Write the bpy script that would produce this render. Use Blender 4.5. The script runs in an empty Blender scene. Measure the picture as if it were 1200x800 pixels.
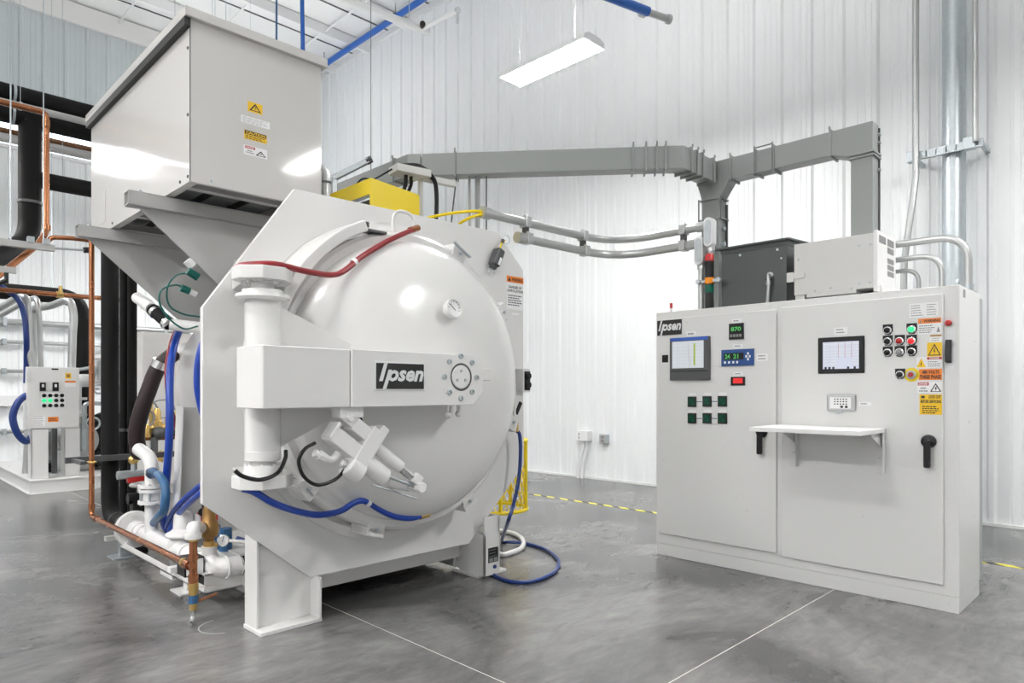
import bpy, bmesh, math, random
from mathutils import Vector, Matrix

random.seed(7)
PI = math.pi
SC = bpy.context.scene
COL = SC.collection

# ------------------------------------------------------------------ camera, world, exposure
cam_data = bpy.data.cameras.new('camera')
cam = bpy.data.objects.new('camera', cam_data)
COL.objects.link(cam)
cam.location = (0, 0, 1.4)
cam.rotation_euler = (math.radians(90), 0, math.radians(-45))
cam_data.sensor_width = 36.0
cam_data.lens = 23.7
cam_data.shift_y = 0.0475
cam_data.clip_start = 0.05
cam_data.clip_end = 200
SC.camera = cam

world = bpy.data.worlds.new('world')
SC.world = world
world.use_nodes = True
bg = world.node_tree.nodes['Background']
bg.inputs[0].default_value = (0.86, 0.93, 1.0, 1)
bg.inputs[1].default_value = 3.0

LAMP_STRENGTH = 150.0
SC.view_settings.view_transform = 'Standard'
SC.view_settings.look = 'None'
SC.view_settings.gamma = 1.0
SC.view_settings.use_curve_mapping = False
SC.view_settings.exposure = 0.12
SC.cycles.max_bounces = 10
SC.cycles.diffuse_bounces = 6
SC.cycles.sample_clamp_indirect = 6.0

# ------------------------------------------------------------------ materials
def mat(name, col, rough=0.4, metal=0.0, var=0.0, scale=12.0, bump=0.0, bscale=60.0, spec=0.5, coat=0.0):
    m = bpy.data.materials.new(name)
    m.use_nodes = True
    nt = m.node_tree
    b = nt.nodes['Principled BSDF']
    b.inputs['Base Color'].default_value = (*col, 1)
    b.inputs['Roughness'].default_value = rough
    b.inputs['Metallic'].default_value = metal
    b.inputs['Specular IOR Level'].default_value = spec
    b.inputs['Coat Weight'].default_value = coat
    b.inputs['Coat Roughness'].default_value = 0.08
    tc = nt.nodes.new('ShaderNodeTexCoord')
    n = nt.nodes.new('ShaderNodeTexNoise')
    n.inputs['Scale'].default_value = scale
    n.inputs['Detail'].default_value = 4
    nt.links.new(tc.outputs['Object'], n.inputs['Vector'])
    mr = nt.nodes.new('ShaderNodeMapRange')
    mr.inputs['To Min'].default_value = max(0.02, rough - 0.015)
    mr.inputs['To Max'].default_value = min(1, rough + 0.015)
    nt.links.new(n.outputs['Fac'], mr.inputs['Value'])
    nt.links.new(mr.outputs['Result'], b.inputs['Roughness'])
    if var > 0:
        mx = nt.nodes.new('ShaderNodeMix')
        mx.data_type = 'RGBA'
        mx.inputs['A'].default_value = (*[max(0, c * (1 - var)) for c in col], 1)
        mx.inputs['B'].default_value = (*[min(1, c * (1 + var)) for c in col], 1)
        nt.links.new(n.outputs['Fac'], mx.inputs['Factor'])
        nt.links.new(mx.outputs['Result'], b.inputs['Base Color'])
    if bump > 0:
        n2 = nt.nodes.new('ShaderNodeTexNoise')
        n2.inputs['Scale'].default_value = bscale
        nt.links.new(tc.outputs['Object'], n2.inputs['Vector'])
        bp = nt.nodes.new('ShaderNodeBump')
        bp.inputs['Strength'].default_value = bump
        bp.inputs['Distance'].default_value = 0.002
        nt.links.new(n2.outputs['Fac'], bp.inputs['Height'])
        nt.links.new(bp.outputs['Normal'], b.inputs['Normal'])
    return m

def glow(name, col, strength):
    m = bpy.data.materials.new(name)
    m.use_nodes = True
    b = m.node_tree.nodes['Principled BSDF']
    b.inputs['Base Color'].default_value = (0.02, 0.02, 0.02, 1)
    b.inputs['Roughness'].default_value = 0.3
    b.inputs['Emission Color'].default_value = (*col, 1)
    b.inputs['Emission Strength'].default_value = strength
    return m

M = {}
M['white'] = mat('white_machine_paint', (0.735, 0.73, 0.72), 0.2)
M['box_paint'] = mat('box_paint', (0.60, 0.587, 0.57), 0.075, spec=0.25)
M['bracket'] = mat('bracket_paint', (0.43, 0.427, 0.42), 0.42, bump=0.15, bscale=120)
M['cab'] = mat('cabinet_paint', (0.70, 0.698, 0.69), 0.28)
M['cab_dark'] = mat('dark_grey_paint', (0.062, 0.07, 0.07), 0.42)
M['wire_grey'] = mat('wireway_grey_paint', (0.24, 0.255, 0.25), 0.38)
M['beige'] = mat('beige_plastic', (0.62, 0.615, 0.6), 0.5)
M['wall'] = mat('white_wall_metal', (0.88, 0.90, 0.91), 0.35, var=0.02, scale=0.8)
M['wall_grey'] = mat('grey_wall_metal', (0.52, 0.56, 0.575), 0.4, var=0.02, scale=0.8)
M['wall_plain'] = mat('plain_wall', (0.76, 0.77, 0.77), 0.6)
M['ceil'] = mat('ceiling_white', (0.84, 0.85, 0.85), 0.6)
M['seam'] = mat('seam_dark', (0.10, 0.105, 0.11), 0.6)
M['channel'] = mat('grey_green_channel', (0.33, 0.36, 0.36), 0.4)
M['joint'] = mat('joint_sealant', (0.52, 0.50, 0.47), 0.6)
M['stain'] = mat('water_stain', (0.30, 0.30, 0.295), 0.5)
M['steel'] = mat('galvanised_steel', (0.52, 0.56, 0.585), 0.42, 0.85, var=0.12, scale=25)
M['conduit'] = mat('conduit_steel', (0.50, 0.51, 0.51), 0.34, 0.75, var=0.06, scale=10)
M['chrome'] = mat('chrome', (0.8, 0.8, 0.8), 0.12, 1.0)
M['copper'] = mat('copper_pipe', (0.40, 0.16, 0.075), 0.27, 0.9, var=0.15, scale=8)
M['brass'] = mat('brass', (0.66, 0.45, 0.16), 0.32, 0.9, var=0.1, scale=30)
M['bronze'] = mat('bronze', (0.33, 0.19, 0.07), 0.4, 0.8, var=0.15, scale=30)
M['black_foam'] = mat('black_foam_insulation', (0.008, 0.008, 0.008), 0.7, bump=0.3, bscale=40, spec=0.2)
M['black'] = mat('black_plastic', (0.011, 0.011, 0.012), 0.35, spec=0.3)
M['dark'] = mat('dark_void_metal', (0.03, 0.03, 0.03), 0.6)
M['screen_off'] = mat('charcoal_bezel', (0.07, 0.072, 0.075), 0.4)
M['pipe_white'] = mat('white_pipe_paint', (0.78, 0.775, 0.77), 0.3, coat=0.1)
M['blue_hose'] = mat('blue_hose', (0.006, 0.045, 0.33), 0.32, var=0.1, scale=20)
M['blue_pipe'] = mat('blue_pipe', (0.01, 0.10, 0.42), 0.3)
M['navy'] = mat('navy_air_hose', (0.008, 0.032, 0.17), 0.35)
M['dull_blue'] = mat('dull_blue_paint', (0.03, 0.11, 0.24), 0.4)
M['red_hose'] = mat('red_hose', (0.24, 0.012, 0.018), 0.3, var=0.1, scale=20)
M['maroon_hose'] = mat('black_red_hose', (0.02, 0.009, 0.009), 0.5, var=0.5, scale=6)
M['red'] = mat('red_paint', (0.42, 0.012, 0.012), 0.35)
M['yellow'] = mat('safety_yellow', (0.80, 0.60, 0.004), 0.35)
M['orange'] = mat('warning_orange', (0.80, 0.21, 0.02), 0.5)
M['sign_yellow'] = mat('sign_yellow', (0.83, 0.52, 0.01), 0.5)
M['sign_white'] = mat('sign_white', (0.82, 0.82, 0.83), 0.5)
M['sign_red'] = mat('sign_red', (0.45, 0.02, 0.03), 0.5)
M['ink'] = mat('black_ink', (0.012, 0.012, 0.012), 0.5)
M['grey_ink'] = mat('grey_ink', (0.22, 0.22, 0.22), 0.5)
M['silver'] = mat('silver_lettering', (0.72, 0.73, 0.74), 0.35)
M['green_wire'] = mat('green_wire', (0.0, 0.10, 0.08), 0.4)
M['amber'] = mat('amber_lens', (0.75, 0.24, 0.01), 0.25)
M['green_lens'] = mat('green_lens', (0.005, 0.11, 0.07), 0.2)
M['display_blue'] = mat('display_blue', (0.012, 0.06, 0.22), 0.3)
M['relay_green'] = mat('dark_green_window', (0.006, 0.05, 0.03), 0.2)
M['brown_pipe'] = mat('brown_copper_pipe', (0.16, 0.075, 0.035), 0.4, 0.5)
M['lens_glow'] = glow('lamp_lens', (1.0, 0.985, 0.965), LAMP_STRENGTH)
M['fill_uplight'] = glow('added_fill_glow', (1.0, 0.985, 0.965), LAMP_STRENGTH * 0.9)  # upward fill glow added to the lamps
M['screen_glow'] = glow('screen_white', (0.86, 0.92, 0.98), 0.62)
M['screen_lilac'] = glow('screen_lilac', (0.80, 0.84, 1.0), 0.72)
M['green_glow'] = glow('green_indicator', (0.02, 0.85, 0.30), 1.1)
M['red_glow'] = glow('red_indicator', (0.9, 0.01, 0.02), 0.9)
M['digit_red'] = glow('digit_red', (0.95, 0.02, 0.02), 0.8)
M['digit_green'] = glow('digit_green', (0.10, 0.75, 0.15), 0.6)
M['screen_blue'] = mat('screen_blue_bar', (0.03, 0.10, 0.42), 0.4)
M['lime'] = glow('lime_bar', (0.62, 0.80, 0.10), 0.5)

def floor_material():
    m = bpy.data.materials.new('polished_concrete')
    m.use_nodes = True
    nt = m.node_tree
    L = nt.links.new
    b = nt.nodes['Principled BSDF']
    tc = nt.nodes.new('ShaderNodeTexCoord')
    big = nt.nodes.new('ShaderNodeTexNoise')
    big.inputs['Scale'].default_value = 0.9
    big.inputs['Detail'].default_value = 8
    big.inputs['Roughness'].default_value = 0.6
    big.inputs['Distortion'].default_value = 0.9
    L(tc.outputs['Object'], big.inputs['Vector'])
    st = nt.nodes.new('ShaderNodeMapping')
    st.inputs['Scale'].default_value = (2.2, 6.5, 1)
    st.inputs['Rotation'].default_value = (0, 0, 0.9)
    L(tc.outputs['Object'], st.inputs['Vector'])
    sw = nt.nodes.new('ShaderNodeTexNoise')
    sw.inputs['Scale'].default_value = 1.7
    sw.inputs['Detail'].default_value = 10
    sw.inputs['Roughness'].default_value = 0.7
    sw.inputs['Distortion'].default_value = 0.8
    L(st.outputs['Vector'], sw.inputs['Vector'])
    r1 = nt.nodes.new('ShaderNodeValToRGB')
    r1.color_ramp.elements[0].position = 0.34
    r1.color_ramp.elements[0].color = (0.066, 0.0655, 0.066, 1)
    r1.color_ramp.elements[1].position = 0.66
    r1.color_ramp.elements[1].color = (0.215, 0.211, 0.206, 1)
    L(big.outputs['Fac'], r1.inputs['Fac'])
    r2 = nt.nodes.new('ShaderNodeValToRGB')
    r2.color_ramp.elements[0].position = 0.28
    r2.color_ramp.elements[0].color = (0.66, 0.66, 0.66, 1)
    r2.color_ramp.elements[1].position = 0.75
    r2.color_ramp.elements[1].color = (1.26, 1.26, 1.26, 1)
    L(sw.outputs['Fac'], r2.inputs['Fac'])
    mx = nt.nodes.new('ShaderNodeMix')
    mx.data_type = 'RGBA'
    mx.blend_type = 'MULTIPLY'
    mx.inputs['Factor'].default_value = 1
    L(r1.outputs['Color'], mx.inputs['A'])
    L(r2.outputs['Color'], mx.inputs['B'])
    L(mx.outputs['Result'], b.inputs['Base Color'])
    mr = nt.nodes.new('ShaderNodeMapRange')
    mr.inputs['To Min'].default_value = 0.23
    mr.inputs['To Max'].default_value = 0.28
    L(big.outputs['Fac'], mr.inputs['Value'])
    L(mr.outputs['Result'], b.inputs['Roughness'])
    b.inputs['Specular IOR Level'].default_value = 0.8
    return m
M['floor'] = floor_material()

def tape_material():
    m = bpy.data.materials.new('hazard_tape')
    m.use_nodes = True
    nt = m.node_tree
    L = nt.links.new
    b = nt.nodes['Principled BSDF']
    tc = nt.nodes.new('ShaderNodeTexCoord')
    mp = nt.nodes.new('ShaderNodeMapping')
    mp.inputs['Rotation'].default_value = (0, 0, math.radians(40))
    L(tc.outputs['Object'], mp.inputs['Vector'])
    w = nt.nodes.new('ShaderNodeTexWave')
    w.inputs['Scale'].default_value = 2.1
    L(mp.outputs['Vector'], w.inputs['Vector'])
    r = nt.nodes.new('ShaderNodeValToRGB')
    r.color_ramp.interpolation = 'CONSTANT'
    r.color_ramp.elements[0].color = (0.03, 0.03, 0.03, 1)
    r.color_ramp.elements[1].position = 0.42
    r.color_ramp.elements[1].color = (0.82, 0.72, 0.06, 1)
    L(w.outputs['Fac'], r.inputs['Fac'])
    L(r.outputs['Color'], b.inputs['Base Color'])
    b.inputs['Roughness'].default_value = 0.4
    return m
M['tape'] = tape_material()

def glass_material():
    m = bpy.data.materials.new('window_glass')
    m.use_nodes = True
    b = m.node_tree.nodes['Principled BSDF']
    b.inputs['Base Color'].default_value = (0.95, 0.98, 1, 1)
    b.inputs['Roughness'].default_value = 0.02
    b.inputs['Transmission Weight'].default_value = 1.0
    b.inputs['IOR'].default_value = 1.05
    return m
M['glass'] = glass_material()

# ------------------------------------------------------------------ mesh helpers
class MB:
    def __init__(s):
        s.v = []
        s.f = []

    def add(s, vs, fs):
        o = len(s.v)
        s.v += [tuple(p) for p in vs]
        s.f += [tuple(i + o for i in f) for f in fs]
        return s

    def box(s, a, b):
        x0, x1 = sorted((a[0], b[0])); y0, y1 = sorted((a[1], b[1])); z0, z1 = sorted((a[2], b[2]))
        return s.add([(x0, y0, z0), (x1, y0, z0), (x1, y1, z0), (x0, y1, z0), (x0, y0, z1), (x1, y0, z1), (x1, y1, z1), (x0, y1, z1)],
                     [(0, 3, 2, 1), (4, 5, 6, 7), (0, 1, 5, 4), (1, 2, 6, 5), (2, 3, 7, 6), (3, 0, 4, 7)])

    def obox(s, c, u, v, w, du, dv, dw):
        c, u, v, w = Vector(c), Vector(u) * du / 2, Vector(v) * dv / 2, Vector(w) * dw / 2
        vs = [c - u - v - w, c + u - v - w, c + u + v - w, c - u + v - w, c - u - v + w, c + u - v + w, c + u + v + w, c - u + v + w]
        return s.add(vs, [(0, 3, 2, 1), (4, 5, 6, 7), (0, 1, 5, 4), (1, 2, 6, 5), (2, 3, 7, 6), (3, 0, 4, 7)])

    def prism(s, pts, vec):
        n = len(pts)
        vec = Vector(vec)
        vs = [Vector(p) for p in pts] + [Vector(p) + vec for p in pts]
        fs = [tuple(range(n - 1, -1, -1)), tuple(range(n, 2 * n))]
        fs += [(i, (i + 1) % n, n + (i + 1) % n, n + i) for i in range(n)]
        return s.add(vs, fs)

    def tube(s, pts, r, n=12, caps=True):
        pts = [Vector(p) for p in pts]
        q = [pts[0]]
        for p in pts[1:]:
            if (p - q[-1]).length > 1e-5:
                q.append(p)
        pts = q
        rs = r if isinstance(r, (list, tuple)) else [r] * len(pts)
        t0 = (pts[1] - pts[0]).normalized()
        up = Vector((0, 0, 1)) if abs(t0.z) < 0.9 else Vector((1, 0, 0))
        a = t0.cross(up).normalized()
        vs = []
        for i, p in enumerate(pts):
            if i == 0: t = t0
            elif i == len(pts) - 1: t = (pts[i] - pts[i - 1]).normalized()
            else: t = ((pts[i] - pts[i - 1]).normalized() + (pts[i + 1] - pts[i]).normalized()).normalized()
            a = (a - t * a.dot(t)).normalized()
            b = t.cross(a)
            for k in range(n):
                th = 2 * PI * k / n
                vs.append(p + (a * math.cos(th) + b * math.sin(th)) * rs[i])
        fs = []
        m = len(pts)
        for i in range(m - 1):
            for k in range(n):
                k2 = (k + 1) % n
                fs.append((i * n + k, i * n + k2, (i + 1) * n + k2, (i + 1) * n + k))
        if caps:
            fs.append(tuple(range(n - 1, -1, -1)))
            fs.append(tuple((m - 1) * n + k for k in range(n)))
        return s.add(vs, fs)

    def lathe(s, c, axis, prof, n=32, a0=0.0, a1=2 * PI):
        # profile of (radius, height along axis); closed ring unless an arc is given
        ax = Vector(axis).normalized()
        up = Vector((0, 0, 1)) if abs(ax.z) < 0.9 else Vector((0, 1, 0))
        e1 = up.cross(ax).normalized()
        e2 = ax.cross(e1).normalized()
        c = Vector(c)
        full = abs((a1 - a0) - 2 * PI) < 1e-6
        m = n if full else n + 1
        vs = []
        for (r, h) in prof:
            for k in range(m):
                th = a0 + (a1 - a0) * k / n
                vs.append(c + ax * h + (e1 * math.cos(th) + e2 * math.sin(th)) * max(r, 1e-4))
        fs = []
        for i in range(len(prof) - 1):
            for k in range(n):
                k2 = (k + 1) % m
                fs.append((i * m + k, i * m + k2, (i + 1) * m + k2, (i + 1) * m + k))
        if not full:
            P = len(prof)
            fs.append(tuple(i * m for i in range(P)))
            fs.append(tuple(i * m + n for i in range(P - 1, -1, -1)))
        return s.add(vs, fs)

    def cyl(s, a, b, r, n=20, r2=None):
        return s.tube([a, b], [r, r if r2 is None else r2], n)

    def ball(s, c, r, n=14):
        prof = [(r * math.sin(PI * i / 8), -r * math.cos(PI * i / 8)) for i in range(9)]
        return s.lathe(c, (0, 0, 1), prof, n)

    def torus(s, c, axis, R, r, n=24, m=8):
        return s.lathe(c, axis, [(R + r * math.cos(2 * PI * i / m), r * math.sin(2 * PI * i / m)) for i in range(m + 1)], n)

# parts whose loose pieces are each an object of their own
SINGLE = {'cross_beam', 'bearing_stack', 'coupling', 'stand_off', 'end_clamp', 'rim', 'pipe_sleeve', 'u_bolt', 'arm_post', 'screw', 'branch_flange', 'flange', 'bearing_bolt',
          'flange_bolt', 'motor_fin', 'small_pipe', 'cover_screw', 'tie_rod', 'connector', 'clamp', 'clamp_ring', 'hanger', 'clip', 'suspension_cable', 'guard_post', 'mounting_arm',
          'cross_rail', 'beam_pin', 'fitting', 'union', 'valve_wheel', 'band', 'seam_tape', 'socket', 'bracket_screw', 'riser', 'cable', 'wire_loop', 'key', 'regulator', 'dark_valve',
          'pipe_clamp', 'clamp_nut', 'wire', 'plug', 'hose_clamp', 'rod', 'edge_channel', 'receptacle'}
def islands(mb):
    par = list(range(len(mb.v)))
    def find(i):
        while par[i] != i:
            par[i] = par[par[i]]; i = par[i]
        return i
    for f in mb.f:
        a = find(f[0])
        for i in f[1:]:
            par[find(i)] = a
    groups = {}
    for f in mb.f: groups.setdefault(find(f[0]), []).append(f)
    out = []
    for fs in groups.values():
        idx = sorted({i for f in fs for i in f}); m = {i: k for k, i in enumerate(idx)}
        n = MB(); n.v = [mb.v[i] for i in idx]; n.f = [tuple(m[i] for i in f) for f in fs]
        out.append(n)
    return out

def build(name, mb, *args, **kw):
    if name in SINGLE:
        pieces = islands(mb)
        for p in pieces[1:]: build_one(name, p, *args, **kw)
        return build_one(name, pieces[0], *args, **kw)
    return build_one(name, mb, *args, **kw)

def build_one(name, mb, material, parent=None, bevel=0.0, label=None, off=None, smooth=35, segs=2):
    me = bpy.data.meshes.new(name)
    me.from_pydata(mb.v, [], mb.f)
    bm = bmesh.new()
    bm.from_mesh(me)
    bmesh.ops.recalc_face_normals(bm, faces=bm.faces)
    bm.to_mesh(me)
    bm.free()
    me.materials.append(M[material])
    me.shade_smooth()
    me.set_sharp_from_angle(angle=math.radians(smooth))
    o = bpy.data.objects.new(name, me)
    COL.objects.link(o)
    if parent is not None:
        o.parent = parent
        if parent.type == 'EMPTY':
            o.location = -Vector(parent.location)
    if bevel > 0:
        md = o.modifiers.new('edge', 'BEVEL')
        md.width = bevel
        md.segments = segs
        md.limit_method = 'ANGLE'
        md.angle_limit = math.radians(40)
        md.harden_normals = True
    if label: o['label'] = label
    return o

def thing(name, label, cat, loc=(0, 0, 0), group=None):
    o = bpy.data.objects.new(name, None)
    o.empty_display_size = 0.1
    COL.objects.link(o)
    o.location = loc
    o['label'] = label
    o['category'] = cat
    if group: o['group'] = group
    return o

def tag(o, label, cat, group=None):
    o['label'] = label
    o['category'] = cat
    if group: o['group'] = group
    return o

def struct(o):
    o['kind'] = 'structure'
    return o

def copy_thing(root, loc, label, rotz=None):
    r = root.copy(); COL.objects.link(r); r.location = loc
    if rotz is not None: r.rotation_euler = (0, 0, rotz)
    r['label'] = label
    for ch in list(root.children):
        c = ch.copy(); COL.objects.link(c); c.parent = r
        for g in list(ch.children):
            d = g.copy(); COL.objects.link(d); d.parent = c
    return r

def spline(pts, k=8):
    P = [Vector(p) for p in pts]
    P = [P[0] * 2 - P[1]] + P + [P[-1] * 2 - P[-2]]
    out = []
    for i in range(1, len(P) - 2):
        a, b, c, d = P[i - 1], P[i], P[i + 1], P[i + 2]
        for j in range(k):
            t = j / k
            out.append(0.5 * ((2 * b) + (c - a) * t + (2 * a - 5 * b + 4 * c - d) * t * t + (3 * b - a - 3 * c + d) * t ** 3))
    out.append(P[-2])
    return out

def fillet(pts, r, k=6):
    P = [Vector(p) for p in pts]
    out = [P[0]]
    for i in range(1, len(P) - 1):
        d1 = (P[i - 1] - P[i]); d2 = (P[i + 1] - P[i])
        l = min(r, d1.length * 0.48, d2.length * 0.48)
        a = P[i] + d1.normalized() * l; b = P[i] + d2.normalized() * l
        for j in range(k + 1):
            t = j / k
            out.append(a * (1 - t) ** 2 + P[i] * 2 * t * (1 - t) + b * t * t)
    out.append(P[-1])
    return out

def slab(mb, ax, A, B, th, off=0.0):
    # thin plate on a face that looks towards -x or -y; A and B are opposite corners on the face
    i = 'xyz'.index(ax)
    a, b = list(A), list(B)
    a[i] = A[i] - off
    b[i] = A[i] - off - th
    return mb.box(a, b)

FONT_CACHE = {}
def glyphs(s, shear=0.0, bold=0.0):
    key = (s, shear, bold)
    if key in FONT_CACHE: return FONT_CACHE[key]
    cu = bpy.data.curves.new('lettering', 'FONT')
    cu.body = s
    cu.shear = shear
    cu.offset = bold
    cu.resolution_u = 2
    cu.fill_mode = 'FRONT'
    o = bpy.data.objects.new('lettering', cu)
    me = o.to_mesh()
    vs = [tuple(v.co) for v in me.vertices]
    fs = [tuple(p.vertices) for p in me.polygons]
    o.to_mesh_clear()
    bpy.data.objects.remove(o)
    x0 = min(v[0] for v in vs); x1 = max(v[0] for v in vs); y0 = min(v[1] for v in vs); y1 = max(v[1] for v in vs)
    vs = [((v[0] - x0) / (x1 - x0), (v[1] - y0) / (y1 - y0)) for v in vs]
    FONT_CACHE[key] = (vs, fs)
    return vs, fs

def text(mb, ax, s, A, B, off, shear=0.0, bold=0.03):
    # writes s into the rectangle with corners A and B on a face looking to -x or -y
    vs, fs = glyphs(s, shear, bold)
    z0, z1 = sorted((A[2], B[2]))
    if ax == 'x':
        y1, y0 = max(A[1], B[1]), min(A[1], B[1])
        return mb.add([(A[0] - off, y1 + (y0 - y1) * u, z0 + (z1 - z0) * w) for u, w in vs], fs)
    x0, x1 = sorted((A[0], B[0]))
    return mb.add([(x0 + (x1 - x0) * u, A[1] - off, z0 + (z1 - z0) * w) for u, w in vs], fs)

def sub(A, B, u0, v0, u1, v1):
    # sub-rectangle of a face rectangle; u from the reader's left, v from the top
    A, B = Vector(A), Vector(B)
    if abs(A.x - B.x) < abs(A.y - B.y):
        yl, yr = max(A.y, B.y), min(A.y, B.y)
        zt, zb = max(A.z, B.z), min(A.z, B.z)
        f = lambda u, v: (A.x, yl + (yr - yl) * u, zt + (zb - zt) * v)
    else:
        xl, xr = min(A.x, B.x), max(A.x, B.x)
        zt, zb = max(A.z, B.z), min(A.z, B.z)
        f = lambda u, v: (xl + (xr - xl) * u, A.y, zt + (zb - zt) * v)
    return f(u0, v0), f(u1, v1)

def tri_on(mb, ax, A, B, off, th=0.0006):
    # upright triangle filling the rectangle
    P = [sub(A, B, 0.5, 0.0, 1, 1)[0], sub(A, B, 1, 1, 1, 1)[0], sub(A, B, 0, 1, 1, 1)[0]]
    n = Vector((-1, 0, 0)) if ax == 'x' else Vector((0, -1, 0))
    return mb.prism([Vector(p) + n * off for p in P], n * th)

def bolt_on(mb, ax, A, B, off, th=0.0006):
    # lightning bolt outline in the rectangle
    sh = [(0.55, 0.0), (0.2, 0.55), (0.45, 0.55), (0.35, 1.0), (0.8, 0.42), (0.55, 0.42), (0.75, 0.0)]
    n = Vector((-1, 0, 0)) if ax == 'x' else Vector((0, -1, 0))
    return mb.prism([Vector(sub(A, B, u, v, 1, 1)[0]) + n * off for u, v in sh], n * th)

def lines_on(mb, ax, A, B, n, off, fill=0.45, ragged=True):
    # fine print: n rows of thin dashes
    for i in range(n):
        v0 = (i + 0.5 - fill / 2) / n
        u = 0.0
        end = 1.0 if not ragged else random.uniform(0.7, 1.0)
        while u < end:
            w = min(random.uniform(0.08, 0.2), end - u)
            a, b = sub(A, B, u, v0, u + w, v0 + fill / n)
            slab(mb, ax, a, b, 0.0004, off)
            u += w + 0.035
    return mb

# ================================================================== THE SETTING
XW, YW, ZC = 8.45, 15.8, 9.16
X0, Y0 = -7.5, -7.5

slabs = MB()
fl = bpy.data.objects.new('floor', None); COL.objects.link(fl); struct(fl)
xs = [X0, 2.257, XW]; ys = [Y0, 1.75, YW]
for i in range(2):
    for j in range(2):
        build('slab', MB().box((xs[i] + 0.004, ys[j] + 0.004, -0.2), (xs[i + 1] - 0.004, ys[j + 1] - 0.004, 0)), 'floor', fl)
build('joint_filler', MB().box((2.253, Y0, -0.15), (2.261, YW, -0.001)).box((X0, 1.746, -0.15), (2.253, 1.754, -0.001)).box((2.261, 1.746, -0.15), (XW, 1.754, -0.001)), 'joint', fl)

def rib_sheet(width, z0, z1, axis):
    # ribbed liner sheet: major ribs each 0.37 m with two small stiffeners between; ribs stand into the room
    P = 0.37
    prof = []
    k = int(round(width / P))
    for i in range(k):
        o = i * P
        prof += [(o, 0), (o + 0.10, 0), (o + 0.108, 0.006), (o + 0.125, 0.006), (o + 0.133, 0), (o + 0.185, 0), (o + 0.193, 0.006),
                 (o + 0.210, 0.006), (o + 0.218, 0), (o + 0.272, 0), (o + 0.297, 0.034), (o + 0.340, 0.034), (o + 0.365, 0)]
    prof.append((width, 0))
    mb = MB()
    vs = []
    for (u, d) in prof:
        for z in (z0, z1):
            vs.append((-d, -u, z) if axis == 'x' else (u, -d, z))
    mb.add(vs, [(2 * i, 2 * i + 2, 2 * i + 3, 2 * i + 1) for i in range(len(prof) - 1)])
    return mb

SHEET = 1.11
wb = struct(build('wall_back', MB().box((XW + 0.02, Y0, -0.2), (XW + 0.3, YW + 0.3, ZC)), 'wall_plain'))
p0 = build('wall_panel', rib_sheet(SHEET, 0.02, ZC, 'x'), 'wall', wb)
p0.location = (XW, YW, 0)
for i in range(1, 21):
    c = p0.copy(); COL.objects.link(c); c.parent = wb; c.location = (XW, YW - SHEET * i, 0)
wl = struct(build('wall_left', MB().box((X0, YW + 0.02, -0.2), (XW + 0.3, YW + 0.3, 6.02)).box((X0, YW + 0.02, 6.88), (XW + 0.3, YW + 0.3, ZC)), 'wall_plain'))
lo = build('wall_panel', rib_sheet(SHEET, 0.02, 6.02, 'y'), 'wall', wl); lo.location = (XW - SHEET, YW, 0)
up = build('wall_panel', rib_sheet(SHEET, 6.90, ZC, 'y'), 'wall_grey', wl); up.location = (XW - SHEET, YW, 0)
for i in range(1, 14):
    for src in (lo, up):
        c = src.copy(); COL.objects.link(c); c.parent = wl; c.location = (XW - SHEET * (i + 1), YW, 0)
struct(build('wall_front', MB().box((X0, Y0 - 0.3, -0.2), (XW + 0.3, Y0, ZC)), 'wall_plain'))
struct(build('wall_right', MB().box((X0 - 0.3, Y0 - 0.3, -0.2), (X0, YW + 0.3, ZC)), 'wall_plain'))

ce = struct(build('ceiling', MB().box((X0 - 0.3, Y0 - 0.3, ZC + 0.02), (XW + 0.3, YW + 0.3, ZC + 0.3)), 'ceil'))
i = 0
y = YW - 1.42
while y > 4:
    mb = MB().box((X0, y - 0.03, ZC - 0.2), (XW, y - 0.022, ZC + 0.01)).box((X0, y - 0.03, ZC - 0.208), (XW, y + 0.045, ZC - 0.2)).box((X0, y - 0.03, ZC), (XW, y + 0.045, ZC + 0.008))
    build('purlin', mb, 'ceil', ce)
    y -= 1.42
for k in range(12):
    build('ceiling_seam', MB().box((X0, YW - 0.75 - 1.42 * k, ZC + 0.004), (XW, YW - 0.78 - 1.42 * k, ZC + 0.03)), 'seam', ce)
for k in range(7):
    build('sag_strap', MB().box((XW - 1.1 - 1.6 * k, 4, ZC - 0.14), (XW - 1.13 - 1.6 * k, YW, ZC - 0.11)), 'ceil', ce)
struct(build('trim_1', MB().box((X0, YW - 0.10, ZC - 0.42), (XW, YW - 0.02, ZC - 0.02)), 'cab'))
struct(build('trim_2', MB().box((XW - 0.06, Y0, ZC - 0.12), (XW, YW - 0.1, ZC)), 'ceil'))
struct(build('baseboard_back', MB().box((XW - 0.045, Y0, 0), (XW + 0.02, YW, 0.03)), 'wall_plain'))
struct(build('baseboard_left', MB().box((X0, YW - 0.045, 0), (XW - 0.045, YW + 0.02, 0.03)), 'wall_plain'))
struct(build('trim_3', MB().box((X0, YW - 0.06, 5.98), (XW, YW + 0.02, 6.04)), 'ceil'))

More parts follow.
